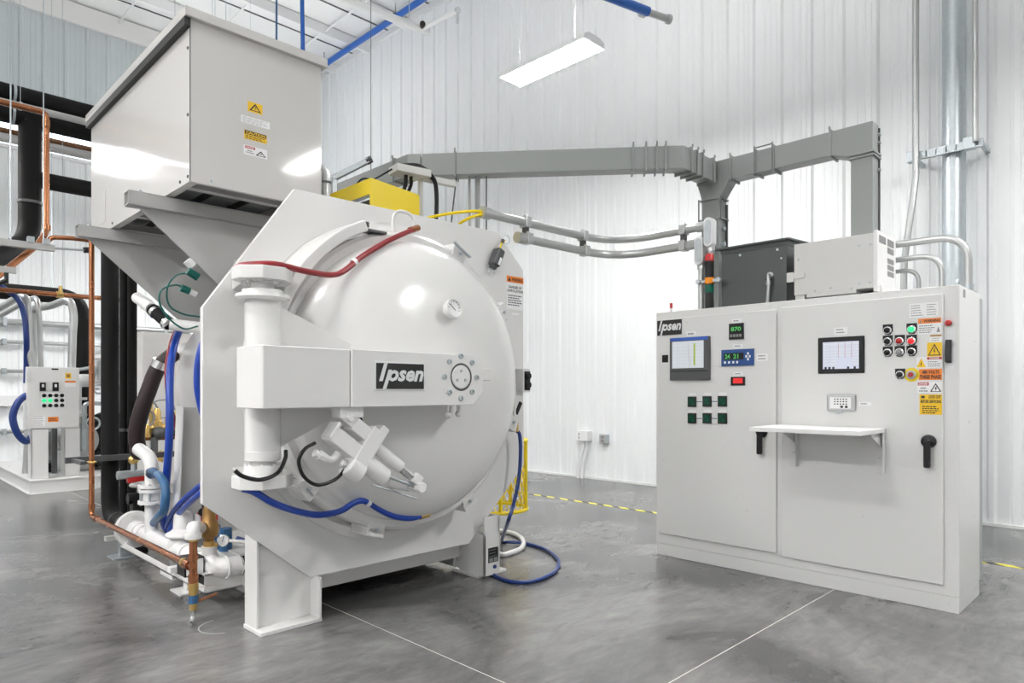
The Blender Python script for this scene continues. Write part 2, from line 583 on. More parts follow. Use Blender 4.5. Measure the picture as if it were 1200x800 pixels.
# clerestory windows in the left wall
x = -3.0
n = 1
while x < 7.0:
    w = bpy.data.objects.new('window_%d' % n, None); COL.objects.link(w); struct(w); w.location = (x, YW + 0.1, 6.02)
    fr = MB().box((0, -0.08, 0), (1.95, 0.08, 0.05)).box((0, -0.08, 0.81), (1.95, 0.08, 0.86)).box((0, -0.08, 0), (0.05, 0.08, 0.86)).box((1.90, -0.08, 0), (1.95, 0.08, 0.86))
    f = build('window_frame', fr, 'seam', w); f.location = (0, 0, 0)
    g = build('pane', MB().box((0.05, -0.006, 0.05), (1.9, 0.006, 0.81)), 'glass', w); g.location = (0, 0, 0)
    x += 1.95
    n += 1
struct(build('trim_4', MB().box((X0, YW + 0.02, 6.02), (-3.0, YW + 0.3, 6.88)).box((x, YW + 0.02, 6.02), (XW, YW + 0.3, 6.88)), 'wall_plain'))

tape = tag(build('floor_tape', MB().box((6.565, 0.1, 0), (6.635, 14.5, 0.0012)), 'tape'), 'yellow and black hazard tape stuck on the concrete floor along the back wall', 'tape')

# ================================================================== HIGH BAY LIGHTS
def light_parts(root, zl):
    hb = MB()
    hb.prism([(-0.165, -0.6, 0.0), (0.165, -0.6, 0.0), (0.165, -0.6, 0.045), (0.09, -0.6, 0.085), (-0.09, -0.6, 0.085), (-0.165, -0.6, 0.045)], (0, 1.2, 0))
    h = build('housing', hb, 'ceil', root)
    l = build('lens', MB().box((-0.15, -0.585, -0.006), (0.15, 0.585, 0.0)), 'lens_glow', root)
    u = build('fill_strip', MB().box((-0.08, -0.57, 0.085), (0.08, 0.57, 0.088)), 'fill_uplight', root)  # added glowing strip, brightens the ceiling and upper walls
    c = build('suspension_cable', MB().cyl((0, -0.45, 0.08), (0, -0.45, ZC - zl), 0.002, 6).cyl((0, 0.45, 0.08), (0, 0.45, ZC - zl), 0.002, 6), 'steel', root)
    pc = build('power_cord', MB().tube(spline([(0.0, -0.35, 0.085), (0.02, -0.33, 0.2), (-0.02, -0.36, 0.4), (0.0, -0.4, 0.8), (0, -0.44, 1.3)]), 0.0035, 6), 'sign_white', root)
    for o in root.children: o.location = (0, 0, 0)
lamp = thing('high_bay_light', 'lit white high bay light hanging on cables in front of the back wall', 'light', (5.36, 4.79, 4.87))
light_parts(lamp, 4.87)
high = thing('high_bay_light', 'added unseen fill light near the roof high over the aisle', 'light', (-1.4, 2.6, 7.0))  # added unseen lamp to brighten the cabinet front and power box side
light_parts(high, 7.0)
spots = [(5.1, -1.0, 'in the row along the back wall past the control cabinet'), 
         (-0.1, 11.5, 'over the aisle before the pump skid'), (5.36, 12.6, 'added unseen behind the tall power box as fill for the ceiling'),  # lamp behind the box is added to brighten ceiling and upper wall
         (-3.7, -1.5, 'added unseen as fill, first of a row across the hall'), (-3.7, 1.6, 'added unseen as fill, second of a row across the hall'),  # row of four added out of view to brighten cabinet and box sides
         (-3.7, 4.7, 'added unseen as fill, third of a row across the hall'), (-3.7, 7.8, 'added unseen as fill, fourth of a row across the hall')]
for (x, y, s) in spots:
    copy_thing(lamp, (x, y, 4.87), 'lit white high bay light ' + s)

# ================================================================== VACUUM FURNACE
DX, DZ = 2.64, 1.46          # door axis
PY = 3.75                    # front plate face
fur = thing('vacuum_furnace', 'big white vacuum furnace with an eight-sided front plate and round domed door', 'furnace', (2.64, 3.75, 0))
plate = [(1.389, .787), (1.389, 1.846), (1.92, 2.597), (3.59, 2.617), (3.875, 2.36), (3.885, .80), (3.30, .265), (2.02, .268)]
build('front_plate', MB().prism([(x, PY, z) for x, z in plate], (0, 0.032, 0)), 'white', fur, 0.003)
# vessel shell with dished rear end
prof = [(0.80, 0.03), (0.80, 0.16), (0.71, 0.20), (0.71, 2.0)]
for i in range(1, 9):
    a = PI / 2 * i / 8
    prof.append((0.71 * math.cos(a), 2.0 + 0.24 * math.sin(a)))
vessel = build('vessel', MB().lathe((DX, PY, DZ), (0, 1, 0), [(0.0, 0.03)] + prof, 64), 'white', fur)
build('seam_band', MB().lathe((DX, PY, DZ), (0, 1, 0), [(0.71, 1.06), (0.717, 1.065), (0.717, 1.095), (0.71, 1.10)], 64), 'white', vessel)
build('tension_rod', MB().cyl((1.84, 4.55, 1.63), (2.02, 4.55, 1.63), 0.022).cyl((1.83, 4.55, 1.63), (1.86, 4.55, 1.63), 0.03, 6), 'steel', vessel)
# saddles
for sy in (5.40, 4.35):
    pts = [(1.80, 0.03), (1.845, 1.27)]
    for i in range(0, 17):
        a = PI + 0.28 + (PI - 0.56) * i / 16
        pts.append((DX + 0.702 * math.cos(a), DZ + 0.702 * math.sin(a)))
    pts += [(3.43, 1.27), (3.48, 0.03)]
    if sy > 5:
        s = build('saddle', MB().prism([(x, sy, z) for x, z in pts], (0, 0.02, 0)), 'bracket', fur)
        build('saddle_flange', MB().prism([(1.79, sy - 0.06, 0.03), (1.80, sy - 0.06, 0.03), (1.845, sy - 0.06, 1.28), (1.835, sy - 0.06, 1.28)], (0, 0.14, 0)).box((1.74, sy - 0.12, 0), (3.54, sy + 0.14, 0.03)), 'white', s, 0.002)
# side skirts and base frame
build('base_beam', MB().box((3.384, 3.68, 0.03), (3.40, 5.6, 0.30)).box((3.384, 3.68, 0.285), (3.50, 5.6, 0.30)).box((3.365, 4.0, 0.03), (3.384, 4.012, 0.28)), 'white', fur, 0.002)
build('base_beam', MB().box((1.90, 3.86, 0.10), (1.99, 5.5, 0.26)), 'white', fur, 0.003)
build('shade_pan', MB().box((1.95, 3.86, 0.262), (3.384, 5.6, 0.272)).box((1.95, 5.55, 0.0), (3.384, 5.56, 0.262)).box((1.985, 3.95, 0.0), (1.995, 5.55, 0.262)), 'white', fur)  # added pan and skirts that keep light out from under the furnace
build('cross_beam', MB().box((1.90, 5.3, 0.05), (3.40, 5.4, 0.26)).box((2.0, 3.95, 0.12), (3.39, 4.05, 0.27)), 'white', fur, 0.003)
build('pipe_shelf', MB().box((1.655, 4.43, 0.10), (1.92, 4.44, 0.22)).box((1.655, 4.43, 0.21), (1.92, 4.50, 0.22)).box((1.655, 4.43, 0.10), (1.665, 6.25, 0.11)).box((1.655, 4.43, 0.10), (1.66, 6.2, 0.15)).box((1.655, 4.43, 0.10), (1.92, 4.5, 0.108)), 'white', fur, 0.002)
# front feet: web, two flanges and a base plate each
lg = build('leg', MB().box((1.715, 3.80, 0.025), (2.06, 3.815, 0.64)).prism([(1.70, 3.775, 0.025), (1.715, 3.775, 0.025), (1.715, 3.775, 0.535), (1.70, 3.775, 0.55)], (0, 0.16, 0)).box((2.05, 3.69, 0.025), (2.066, 3.93, 0.27)), 'white', fur, 0.003)
build('base_plate', MB().box((1.69, 3.70, 0), (2.075, 3.93, 0.025)), 'white', lg, 0.004)
lg = build('leg', MB().box((3.376, 3.665, 0.02), (3.392, 3.95, 0.33)).box((3.376, 3.665, 0.02), (3.53, 3.68, 0.46)).box((3.52, 3.665, 0.02), (3.535, 3.95, 0.46)), 'white', fur, 0.003)
build('base_plate', MB().box((3.36, 3.72, 0), (3.66, 4.02, 0.02)), 'white', lg, 0.003)
dp = build('data_plate', MB().box((3.415, 3.662, 0.115), (3.515, 3.6655, 0.225)), 'black', lg)
mb = MB()
random.seed(3)
lines_on(mb, 'y', (3.42, 3.662, 0.15), (3.51, 3.662, 0.22), 3, 0.0006, 0.16)
A, B = (3.422, 3.662, 0.12), (3.46, 3.662, 0.15); slab(mb, 'y', A, B, 0.0004, 0.0006)
A, B = (3.468, 3.662, 0.12), (3.508, 3.662, 0.15); slab(mb, 'y', A, B, 0.0004, 0.0006)
build('fine_print', mb, 'grey_ink', lg)

# door: flange and dished head turned as one surface
prof = [(0.0, 0.0)]
dome = []
R0, YD, DD = 0.895, 3.545, 0.30
for i in range(0, 19):
    a = PI / 2 * i / 18
    dome.append((R0 * math.sin(a), YD - PY - DD * math.cos(a)))
prof = dome + [(0.905, YD - PY), (0.935, YD - PY), (0.957, YD - PY + 0.018), (0.96, YD - PY + 0.03), (0.96, -0.005), (0.0, -0.004)]
door = build('door', MB().lathe((DX, PY, DZ), (0, 1, 0), prof, 96), 'white', fur, smooth=30)
build('locking_ring', MB().lathe((DX, PY, DZ), (0, 1, 0), [(0.985, -0.005), (1.05, -0.005), (1.05, -0.02), (0.995, -0.03), (0.985, -0.02), (0.985, -0.005)], 96), 'white', fur)

def arc_seg(mb, r0, r1, y0, y1, a0, a1, n=14):
    # ring segment round the door axis, angle measured from +x towards +z
    vs = []
    for i in range(n + 1):
        a = math.radians(a0 + (a1 - a0) * i / n)
        for (r, y) in ((r0, y0), (r1, y0), (r1, y1), (r0, y1)):
            vs.append((DX + r * math.cos(a), y, DZ + r * math.sin(a)))
    fs = []
    for i in range(n):
        for k in range(4):
            fs.append((i * 4 + k, i * 4 + (k + 1) % 4, (i + 1) * 4 + (k + 1) % 4, (i + 1) * 4 + k))
    fs += [(0, 1, 2, 3), (n * 4 + 3, n * 4 + 2, n * 4 + 1, n * 4)]
    return mb.add(vs, fs)
mb = MB()
arc_seg(mb, 0.975, 1.045, 3.47, 3.752, 113, 160)
build('ring_guard', mb, 'white', fur, 0.012)
build('ring_end_bracket', MB().box((2.235, 3.52, 2.37), (2.42, 3.60, 2.385)).cyl((2.27, 3.52, 2.39), (2.27, 3.52, 2.42), 0.018, 6), 'screen_off', fur, 0.002)
def clamp(a, w=0.13):
    t = math.radians(a)
    rad = Vector((math.cos(t), 0, math.sin(t))); tan = Vector((-math.sin(t), 0, math.cos(t)))
    c = Vector((DX, 3.64, DZ)) + rad * 0.985
    mb = MB().obox(c, tan, (0, 1, 0), rad, w, 0.2, 0.055)
    mb.obox(c - Vector((0, 0.085, 0)) - rad * 0.03, tan, (0, 1, 0), rad, w * 0.9, 0.03, 0.07)
    k = build('clamp_block', mb, 'white', fur, 0.006)
    build('clamp_bolt', MB().cyl(c - Vector((0, 0.115, 0)) - rad * 0.02, c - Vector((0, 0.1, 0)) - rad * 0.02, 0.012, 6), 'steel', k)
for a in (66, 32, -18, -60, -107, -140, -165): clamp(a)
# lever at the top clamp
build('latch_lever', MB().obox((3.02, 3.50, 2.36), (0.86, 0, -0.5), (0, 1, 0), (0.5, 0, 0.86), 0.17, 0.03, 0.012), 'steel', fur, 0.003)
# lifting lug on top of the door
build('lifting_lug', MB().tube(fillet([(2.52, 3.60, 2.40), (2.52, 3.60, 2.56), (2.69, 3.60, 2.56), (2.69, 3.60, 2.40)], 0.08, 8), 0.011, 10), 'white', fur)
# pull handle on the closing side
build('door_handle', MB().tube(fillet([(3.504, 3.540, 1.463), (3.388, 3.440, 1.455), (3.371, 3.440, 1.205), (3.449, 3.520, 1.194)], 0.02), 0.011, 8).tube(fillet([(3.400, 3.470, 1.455), (3.496, 3.470, 1.462), (3.496, 3.470, 1.213)], 0.03), 0.011, 8), 'white', fur)
# long swing beam across the door
bz0, bz1 = 1.312, 1.612
mb = MB()
mb.prism([(1.385, 3.06, bz0), (1.40, 3.035, bz0), (1.878, 3.062, bz0), (1.878, 3.30, bz0), (1.385, 3.30, bz0)], (0, 0, bz1 - bz0))
beam = build('swing_beam', mb, 'white', fur, 0.006, segs=3)
# hub pad at the beam's end with chamfered corners
hp = [(1.88, bz0), (1.88, bz1), (2.72, bz1), (2.80, bz1 - .08), (2.80, bz0 + .08), (2.72, bz0)]
hub = build('hub_pad', MB().prism([(x, 3.048, z) for x, z in hp], (0, 0.25, 0)), 'white', fur, 0.003)
HX, HZ = 2.617, 1.478
build('hub_cap', MB().lathe((HX, 3.048, HZ), (0, -1, 0), [(0.0, 0.006), (0.066, 0.006), (0.07, 0.002), (0.07, -0.002)], 40), 'white', hub)
build('hub_recess', MB().lathe((HX + 0.004, 3.048, HZ), (0, -1, 0), [(0.071, 0.0006), (0.079, 0.0012), (0.083, 0.0006)], 40, ), 'screen_off', hub)
for i in range(8):
    a = PI / 4 * i
    c = Vector((HX + 0.125 * math.cos(a), 3.048, HZ + 0.125 * math.sin(a)))
    build('bolt', MB().lathe(c, (0, -1, 0), [(0.017, 0.0), (0.017, 0.008), (0.011, 0.009), (0.010, 0.003), (0.0, 0.003)], 12), 'steel', hub)
for i in range(3):
    a = PI / 2 + 2 * PI / 3 * i
    c = Vector((HX + 0.036 * math.cos(a), 3.042, HZ + 0.036 * math.sin(a)))
    build('cap_screw', MB().lathe(c, (0, -1, 0), [(0.009, 0.0), (0.009, 0.004), (0.0, 0.004)], 8), 'steel', hub)
build('beam_pin', MB().cyl((2.66, 3.12, bz0), (2.66, 3.12, bz0 - 0.05), 0.012).ball((2.66, 3.12, bz0 - 0.055), 0.02).cyl((2.58, 3.12, bz0), (2.58, 3.12, bz0 - 0.055), 0.012).ball((2.58, 3.12, bz0 - 0.06), 0.02), 'white', beam)
build('beam_tongue', MB().box((2.79, 3.12, 1.46), (2.93, 3.30, 1.54)), 'white', fur, 0.006)
# name plate on the beam
A, B = (2.011, 3.048, 1.554), (2.351, 3.048, 1.398)
np_ = build('name_plate', slab(MB(), 'y', A, B, 0.004), 'silver', beam, 0.0015)
A2, B2 = sub(A, B, 0.035, 0.055, 0.965, 0.945)
build('name_plate_field', slab(MB(), 'y', A2, B2, 0.002, 0.004), 'ink', beam)
def logo(mb, ax, A, B, off):
    # slanted tall stroke whose twin drops as the stem of the p, then the other letters
    n = Vector((-1, 0, 0)) if ax == 'x' else Vector((0, -1, 0))
    Q = lambda u, v: Vector(sub(A, B, u, v, 1, 1)[0]) + n * off
    mb.prism([Q(0.155, 0.0), Q(0.225, 0.0), Q(0.125, 0.70), Q(0.05, 0.70)], n * 0.001)
    mb.prism([Q(0.245, 0.25), Q(0.315, 0.25), Q(0.195, 1.0), Q(0.125, 1.0)], n * 0.001)
    a, b = sub(A, B, 0.235, 0.255, 0.985, 0.71)
    text(mb, ax, 'osen', a, b, off + 0.0012, 0.28, 0.035)
    return mb
build('lettering', logo(MB(), 'y', A2, B2, 0.0065), 'silver', beam)
# hinge post with collars, brackets and gussets
HPX, HPY = 1.542, 3.35
post = build('hinge_post', MB().lathe((HPX, HPY, 0), (0, 0, 1), [(0.0, 1.04), (0.083, 1.04), (0.090, 1.045), (0.090, 1.09), (0.088, 1.092), (0.088, 1.855), (0.12, 1.857), (0.135, 1.87), (0.132, 1.887), (0.105, 1.893), (0.10, 1.91), (0.0, 1.91)], 40), 'white', fur)
build('bearing_stack', MB().lathe((HPX, HPY, 0), (0, 0, 1), [(0.06, 1.9), (0.06, 1.945), (0.085, 1.945), (0.085, 1.962), (0.105, 1.958)], 32).lathe((HPX, HPY, 0), (0, 0, 1), [(0.06, 1.045), (0.06, 1.02), (0.092, 1.02), (0.096, 0.985), (0.096, 0.965), (0, 0.965)], 32), 'white', post)
mb = MB()
for i in range(8):
    a = PI / 4 * i + 0.3
    mb.cyl((HPX + 0.09 * math.cos(a), HPY + 0.09 * math.sin(a), 1.935), (HPX + 0.09 * math.cos(a), HPY + 0.09 * math.sin(a), 1.965), 0.013, 6)
    mb.cyl((HPX + 0.08 * math.cos(a), HPY + 0.08 * math.sin(a), 1.0), (HPX + 0.08 * math.cos(a), HPY + 0.08 * math.sin(a), 1.028), 0.011, 6)
build('bearing_bolt', mb, 'white', post)
def hinge_block(z0, z1):
    p = [(1.40, 3.40), (1.40, 3.30), (1.48, 3.215), (1.60, 3.215), (1.68, 3.30), (1.80, PY), (1.55, PY), (1.48, 3.48)]
    return MB().prism([(x, y, z0) for x, y in p], (0, 0, z1 - z0))
build('hinge_bracket', hinge_block(1.955, 2.02), 'white', fur, 0.005)
build('hinge_bracket', hinge_block(0.905, 0.97), 'white', fur, 0.005)
build('hinge_gusset', MB().prism([(1.70, 3.34, 2.03), (1.70, 3.75, 2.03), (1.70, 3.75, 1.62), (1.70, 3.52, 1.86)], (0.02, 0, 0)), 'white', fur, 0.003)
build('hinge_arm', MB().prism([(1.60, 3.33, 1.845), (1.60, 3.33, 1.55), (2.20, 3.33, 1.55), (2.20, 3.33, 1.60)], (0, 0.03, 0)), 'white', fur, 0.003)
build('hinge_arm', MB().prism([(1.60, 3.33, 1.09), (1.60, 3.33, 1.35), (2.06, 3.33, 1.35), (2.06, 3.33, 1.305)], (0, 0.03, 0)), 'white', fur, 0.003)
build('grease_nipple', MB().cyl((1.462, 3.30, 1.35), (1.44, 3.28, 1.35), 0.008, 6).ball((1.437, 3.278, 1.35), 0.009), 'steel', post)

# locking cylinder slung under the beam
AO = Vector((1.90, 3.12, 1.243)); U = Vector((0.802, 0, -0.597)); V = Vector((0.597, 0, 0.802)); W = Vector((0, 1, 0))
def at(u, v, w=0.0): return AO + U * u + V * v + W * w
mb = MB().obox(at(0.175, -0.07), U, V, W, 0.095, 0.25, 0.10).cyl(at(0.13, -0.19), at(0.225, -0.19), 0.062, 20)
cyl_ = build('lock_cylinder', mb, 'pipe_white', fur, 0.008)
build('ram_barrel', MB().cyl(at(0.2, -0.022), at(0.43, -0.022), 0.034, 20), 'pipe_white', cyl_)
build('ram_rod', MB().cyl(at(0.43, -0.022), at(0.54, -0.022), 0.026, 20), 'chrome', cyl_)
build('ram_eye', MB().obox(at(0.56, -0.022), U, V, W, 0.06, 0.06, 0.06).cyl(at(0.60, -0.05, -0.05), at(0.60, -0.05, 0.12), 0.028).ball(at(0.63, -0.03), 0.024), 'pipe_white', cyl_, 0.004)
build('motor', MB().cyl(at(0.2, -0.125), at(0.37, -0.125), [0.052, 0.048][0], 24).cyl(at(0.37, -0.125), at(0.385, -0.125), 0.046, 24, 0.034), 'pipe_white', cyl_)
build('motor_box', MB().obox(at(0.045, -0.115), U, V, W, 0.19, 0.085, 0.09).obox(at(-0.05, -0.10), U, V, W, 0.02, 0.1, 0.1), 'pipe_white', cyl_, 0.006)
build('gear_box', MB().obox(at(0.09, -0.005), U, V, W, 0.13, 0.075, 0.09).obox(at(0.2, 0.06), U, V, W, 0.05, 0.06, 0.09), 'pipe_white', cyl_, 0.006)
build('clevis', MB().box((1.83, 3.08, 1.255), (1.97, 3.17, 1.315)).obox(at(0.0, 0.0), U, V, W, 0.10, 0.06, 0.07).cyl(at(-0.02, 0.0, -0.06), at(-0.02, 0.0, 0.06), 0.018), 'pipe_white', cyl_, 0.004)
build('cable_gland', MB().tube(fillet([at(-0.06, -0.245), at(0.05, -0.225), at(0.055, -0.17)], 0.03), 0.02, 10).cyl(at(0.0, -0.235), at(-0.035, -0.24), 0.027, 8).ball(at(0.11, -0.20), 0.02), 'pipe_white', cyl_)
build('link_rod', MB().cyl(at(0.38, -0.11), at(0.57, -0.06), 0.01, 8), 'steel', cyl_)
build('rod_lug', MB().cyl(at(0.60, -0.05, 0.05), at(0.60, -0.05, 0.25), 0.035), 'white', cyl_)
build('striker_rail', MB().tube([(2.165, 3.300, 0.857), (2.465, 3.280, 0.747)], 0.006, 6), 'steel', fur)

# cables and hoses fixed to the furnace
build('black_cable', MB().tube(spline([(1.335, 3.200, 1.018), (1.371, 3.190, 0.988), (1.451, 3.180, 0.965), (1.543, 3.190, 0.989), (1.598, 3.220, 1.051), (1.617, 3.250, 1.091)]), 0.0105, 8), 'black', fur)
build('black_cable', MB().tube(spline([(1.708, 3.120, 1.132), (1.642, 3.100, 1.107), (1.610, 3.100, 1.050), (1.637, 3.100, 0.972), (1.711, 3.100, 0.922), (1.814, 3.110, 0.937), (1.880, 3.120, 0.984), (1.917, 3.140, 1.020)]), 0.0095, 8), 'black', fur)
build('black_cable', MB().tube(spline([(1.940, 3.160, 1.295), (1.970, 3.150, 1.285), (1.997, 3.150, 1.239), (2.015, 3.170, 1.200)]), 0.0095, 8), 'black', fur)
hs = build('red_hose', MB().tube(spline([(1.506, 3.600, 2.054), (1.474, 3.450, 2.043), (1.497, 3.330, 2.037), (1.596, 3.300, 2.044), (1.783, 3.340, 2.037), (1.950, 3.380, 2.044), (2.048, 3.400, 2.083), (2.180, 3.420, 2.187), (2.387, 3.460, 2.316), (2.632, 3.520, 2.441)]), 0.0165, 10), 'red_hose', fur)
build('hose_end', MB().cyl((2.588, 3.515, 2.422), (2.667, 3.530, 2.454), 0.021, 10), 'copper', hs)
build('hose_clip', MB().lathe((2.119, 3.415, 2.143), Vector((0.72, 0.1, 0.55)), [(0.0165, -0.012), (0.022, -0.012), (0.022, 0.012), (0.0165, 0.012)], 14), 'sign_white', hs)
hs = build('blue_hose', MB().tube(spline([(1.423, 3.320, 0.912), (1.475, 3.300, 0.891), (1.582, 3.320, 0.821), (1.720, 3.360, 0.759), (1.877, 3.400, 0.710), (2.027, 3.420, 0.708), (2.128, 3.430, 0.743), (2.210, 3.440, 0.743), (2.318, 3.450, 0.677), (2.431, 3.460, 0.620), (2.555, 3.470, 0.591), (2.671, 3.490, 0.589)]), 0.0185, 10), 'blue_hose', fur)
build('hose_end', MB().cyl((2.649, 3.488, 0.587), (2.724, 3.495, 0.593), 0.022, 8).cyl((2.724, 3.495, 0.593), (2.770, 3.500, 0.597), 0.012, 8), 'brass', hs)
build('hose_clip', MB().lathe((2.229, 3.442, 0.730), Vector((0.8, 0.1, -0.5)), [(0.018, -0.012), (0.024, -0.012), (0.024, 0.012), (0.018, 0.012)], 14), 'sign_white', hs)
build('hose_nozzle', MB().cyl((2.734, 3.500, 0.619), (2.734, 3.500, 0.669), 0.018, 8), 'pipe_white', fur)

# dial gauge on the dome
gc = Vector((2.71, 3.235, 1.905))
g = build('gauge', MB().lathe(gc, (0.06, -1, 0.25), [(0.035, -0.08), (0.035, -0.02), (0.06, -0.018), (0.064, 0.0), (0.064, 0.02), (0.056, 0.022), (0.055, 0.012), (0.0, 0.012)], 32), 'white', fur)
ga = Vector((0.06, -1, 0.25)).normalized()
mb = MB()
for i in range(11):
    t = math.radians(225 - 27 * i)
    d = Vector((math.cos(t), 0, math.sin(t)))
    mb.obox(gc + ga * 0.0130 + d * 0.043, d, ga, d.cross(ga), 0.014, 0.001, 0.003)
nd = Vector((-0.6, 0, 0.5)).normalized()
mb.obox(gc + ga * 0.0145 + nd * 0.012, nd, ga, nd.cross(ga), 0.058, 0.001, 0.0045)
build('gauge_face', MB().lathe(gc, (0.06, -1, 0.25), [(0.053, 0.0122), (0.0, 0.0124)], 28), 'sign_white', g)
build('needle', mb, 'ink', g)

# warning decal on the plate
A, B = (3.689, 3.750, 2.296), (3.878, 3.750, 2.035)
w = build('warning_sticker', slab(MB(), 'y', A, B, 0.0012), 'sign_white', fur)
a, b = sub(A, B, 0.0, 0.0, 1, 0.19)
build('warning_band', slab(MB(), 'y', a, b, 0.0006, 0.0012), 'orange', w)
mb = MB()
a, b = sub(A, B, 0.30, 0.045, 0.94, 0.15); text(mb, 'y', 'WARNING', a, b, 0.0026)
a, b = sub(A, B, 0.06, 0.04, 0.25, 0.155); tri_on(mb, 'y', a, b, 0.0018)
a, b = sub(A, B, 0.12, 0.29, 0.88, 0.37); text(mb, 'y', 'DANGER OF', a, b, 0.0018)
a, b = sub(A, B, 0.04, 0.40, 0.96, 0.48); text(mb, 'y', 'SUFFOCATION', a, b, 0.0018)
a, b = sub(A, B, 0.08, 0.55, 0.92, 0.9); lines_on(mb, 'y', a, b, 5, 0.0012, 0.4)
build('lettering', mb, 'ink', w)
A, B = (3.741, 3.750, 2.010), (3.827, 3.750, 1.993)
build('small_sticker', slab(MB(), 'y', A, B, 0.001), 'sign_white', fur)
# junction box on the plate edge
A, B = (3.675, 3.620, 1.511), (3.827, 3.620, 1.360)
jb = build('junction_box', MB().box((3.72, 3.60, 1.385), (3.80, 3.74, 1.565)).box((3.70, 3.66, 1.36), (3.78, 3.75, 1.40)), 'cab', fur, 0.004)
build('connector', MB().cyl((3.765, 3.60, 1.51), (3.765, 3.575, 1.51), 0.024, 16).cyl((3.765, 3.60, 1.44), (3.765, 3.575, 1.44), 0.024, 16).box((3.735, 3.595, 1.4), (3.795, 3.601, 1.545)), 'black', jb)
# flow switch wired to the plate
d1 = Vector((0.42, 0, 0.9)).normalized(); d2 = Vector((0.9, 0, -0.42)).normalized()
fs_c = Vector((3.535, 3.700, 2.404))
fsw = build('flow_switch', MB().obox(fs_c, d1, d2, W, 0.145, 0.07, 0.08).obox(fs_c - d1 * 0.085, d1, d2, W, 0.03, 0.05, 0.05), 'screen_off', fur, 0.014)
build('switch_label', MB().obox(fs_c + d2 * 0.012 - W * 0.0405 - d1 * 0.03, d1, d2, W, 0.06, 0.022, 0.002), 'sign_white', fsw)
build('switch_wire', MB().tube(spline([fs_c + d1 * 0.07, fs_c + d1 * 0.11, fs_c + d1 * 0.14, fs_c + d1 * 0.17 + d2 * 0.02]), 0.007, 6), 'yellow', fsw)
build('wire_loop', MB().torus(fs_c + d1 * 0.185 + d2 * 0.03, (0, -1, 0), 0.033, 0.0035, 20, 6).torus(fs_c - d1 * 0.13 - d2 * 0.0, (0, -1, 0), 0.03, 0.0025, 20, 6), 'steel', fsw)
build('switch_nut', MB().cyl(fs_c + d1 * 0.135, fs_c + d1 * 0.165, 0.013, 6), 'screen_off', fsw)
# air valve with quick coupler on the plate edge, and the blue air hose
av = build('air_valve', MB().cyl((3.70, 3.74, 1.235), (3.70, 3.66, 1.235), 0.02).cyl((3.70, 3.66, 1.26), (3.70, 3.66, 1.16), 0.022, 10), 'steel', fur)
build('valve_lever', MB().obox((3.70, 3.63, 1.26), (0.5, 0, 0.86), (0, 1, 0), (0.86, 0, -0.5), 0.11, 0.012, 0.03), 'black', av, 0.003)
build('hose_coupler', MB().cyl((3.70, 3.655, 1.16), (3.70, 3.65, 1.08), 0.017, 10), 'brass', av)

# support arms for the power box
for by in (4.6, 5.82):
    mb = MB()
    # open square tube
    x0, x1, z0, z1, t = 1.262, 2.42, 2.545, 2.635, 0.006
    mb.box((x0, by, z0), (x1, by + t, z1)).box((x0, by + 0.09 - t, z0), (x1, by + 0.09, z1)).box((x0, by, z0), (x1, by + 0.09, z0 + t)).box((x0, by, z1 - t), (x1, by + 0.09, z1))
    arm = build('support_arm', mb, 'bracket', fur, 0.002)
    build('arm_gusset', MB().prism([(1.33, by + 0.04, 2.545), (2.42, by + 0.04, 2.545), (2.42, by + 0.04, 1.95), (2.2, by + 0.04, 1.95), (1.98, by + 0.04, 1.98)], (0, 0.012, 0)), 'bracket', arm)
    build('arm_bolt', MB().cyl((1.34, by + 0.045, z1), (1.34, by + 0.045, z1 + 0.012), 0.018, 6).cyl((1.34, by + 0.045, z1 + 0.012), (1.34, by + 0.045, z1 + 0.022), 0.009, 8), 'steel', arm)
# stiffener that carries the arms on the shell
build('arm_post', MB().box((2.40, 4.62, 2.10), (2.50, 4.68, 2.635)).box((2.40, 5.73, 2.10), (2.50, 5.9, 2.635)), 'bracket', fur)

# ================================================================== POWER BOX ON TOP
bx0, bx1, by0, by1, bz0_, bz1_ = 1.484, 2.345, 4.20, 6.41, 2.645, 3.575
pb = thing('power_supply_box', 'tall light grey power supply box with overhanging lid standing on support arms above the furnace', 'electrical box', (1.9, 5.3, 2.64))
build('body', MB().box((bx0, by0, bz0_ + 0.0), (bx0 + 0.004, by1, bz1_)).box((bx1 - 0.004, by0, bz0_), (bx1, by1, bz1_)).box((bx0 + 0.004, by0, bz0_), (bx1 - 0.004, by0 + 0.004, bz1_)).box((bx0 + 0.004, by1 - 0.004, bz0_), (bx1 - 0.004, by1, bz1_)), 'box_paint', pb)
build('vent_gap', MB().box((bx0 + 0.03, by0 + 0.02, bz1_ - 0.3), (bx1 - 0.03, by1 - 0.03, 3.63)), 'dark', pb)  # near-black core stands for the shade inside the gap
build('lid', MB().prism([(bx0 - 0.036, by0 - 0.03, 3.615), (bx1 + 0.036, by0 - 0.03, 3.615), (bx1 + 0.036, by0 - 0.03, 3.672), (bx0 - 0.036, by0 - 0.03, 3.672)], (0, by1 - by0 + 0.06, 0)), 'box_paint', pb, 0.004)
build('lid_shade_strip', MB().box((bx0 - 0.034, by0 - 0.01, 3.565), (bx0 + 0.001, by1 + 0.02, 3.6149)), 'dark', pb)  # dark strip painted in for the black shade under the lid edge
build('front_lip', MB().box((bx0, by0 + 0.001, bz1_ - 0.005), (bx1, by0 + 0.006, 3.62)), 'box_paint', pb)
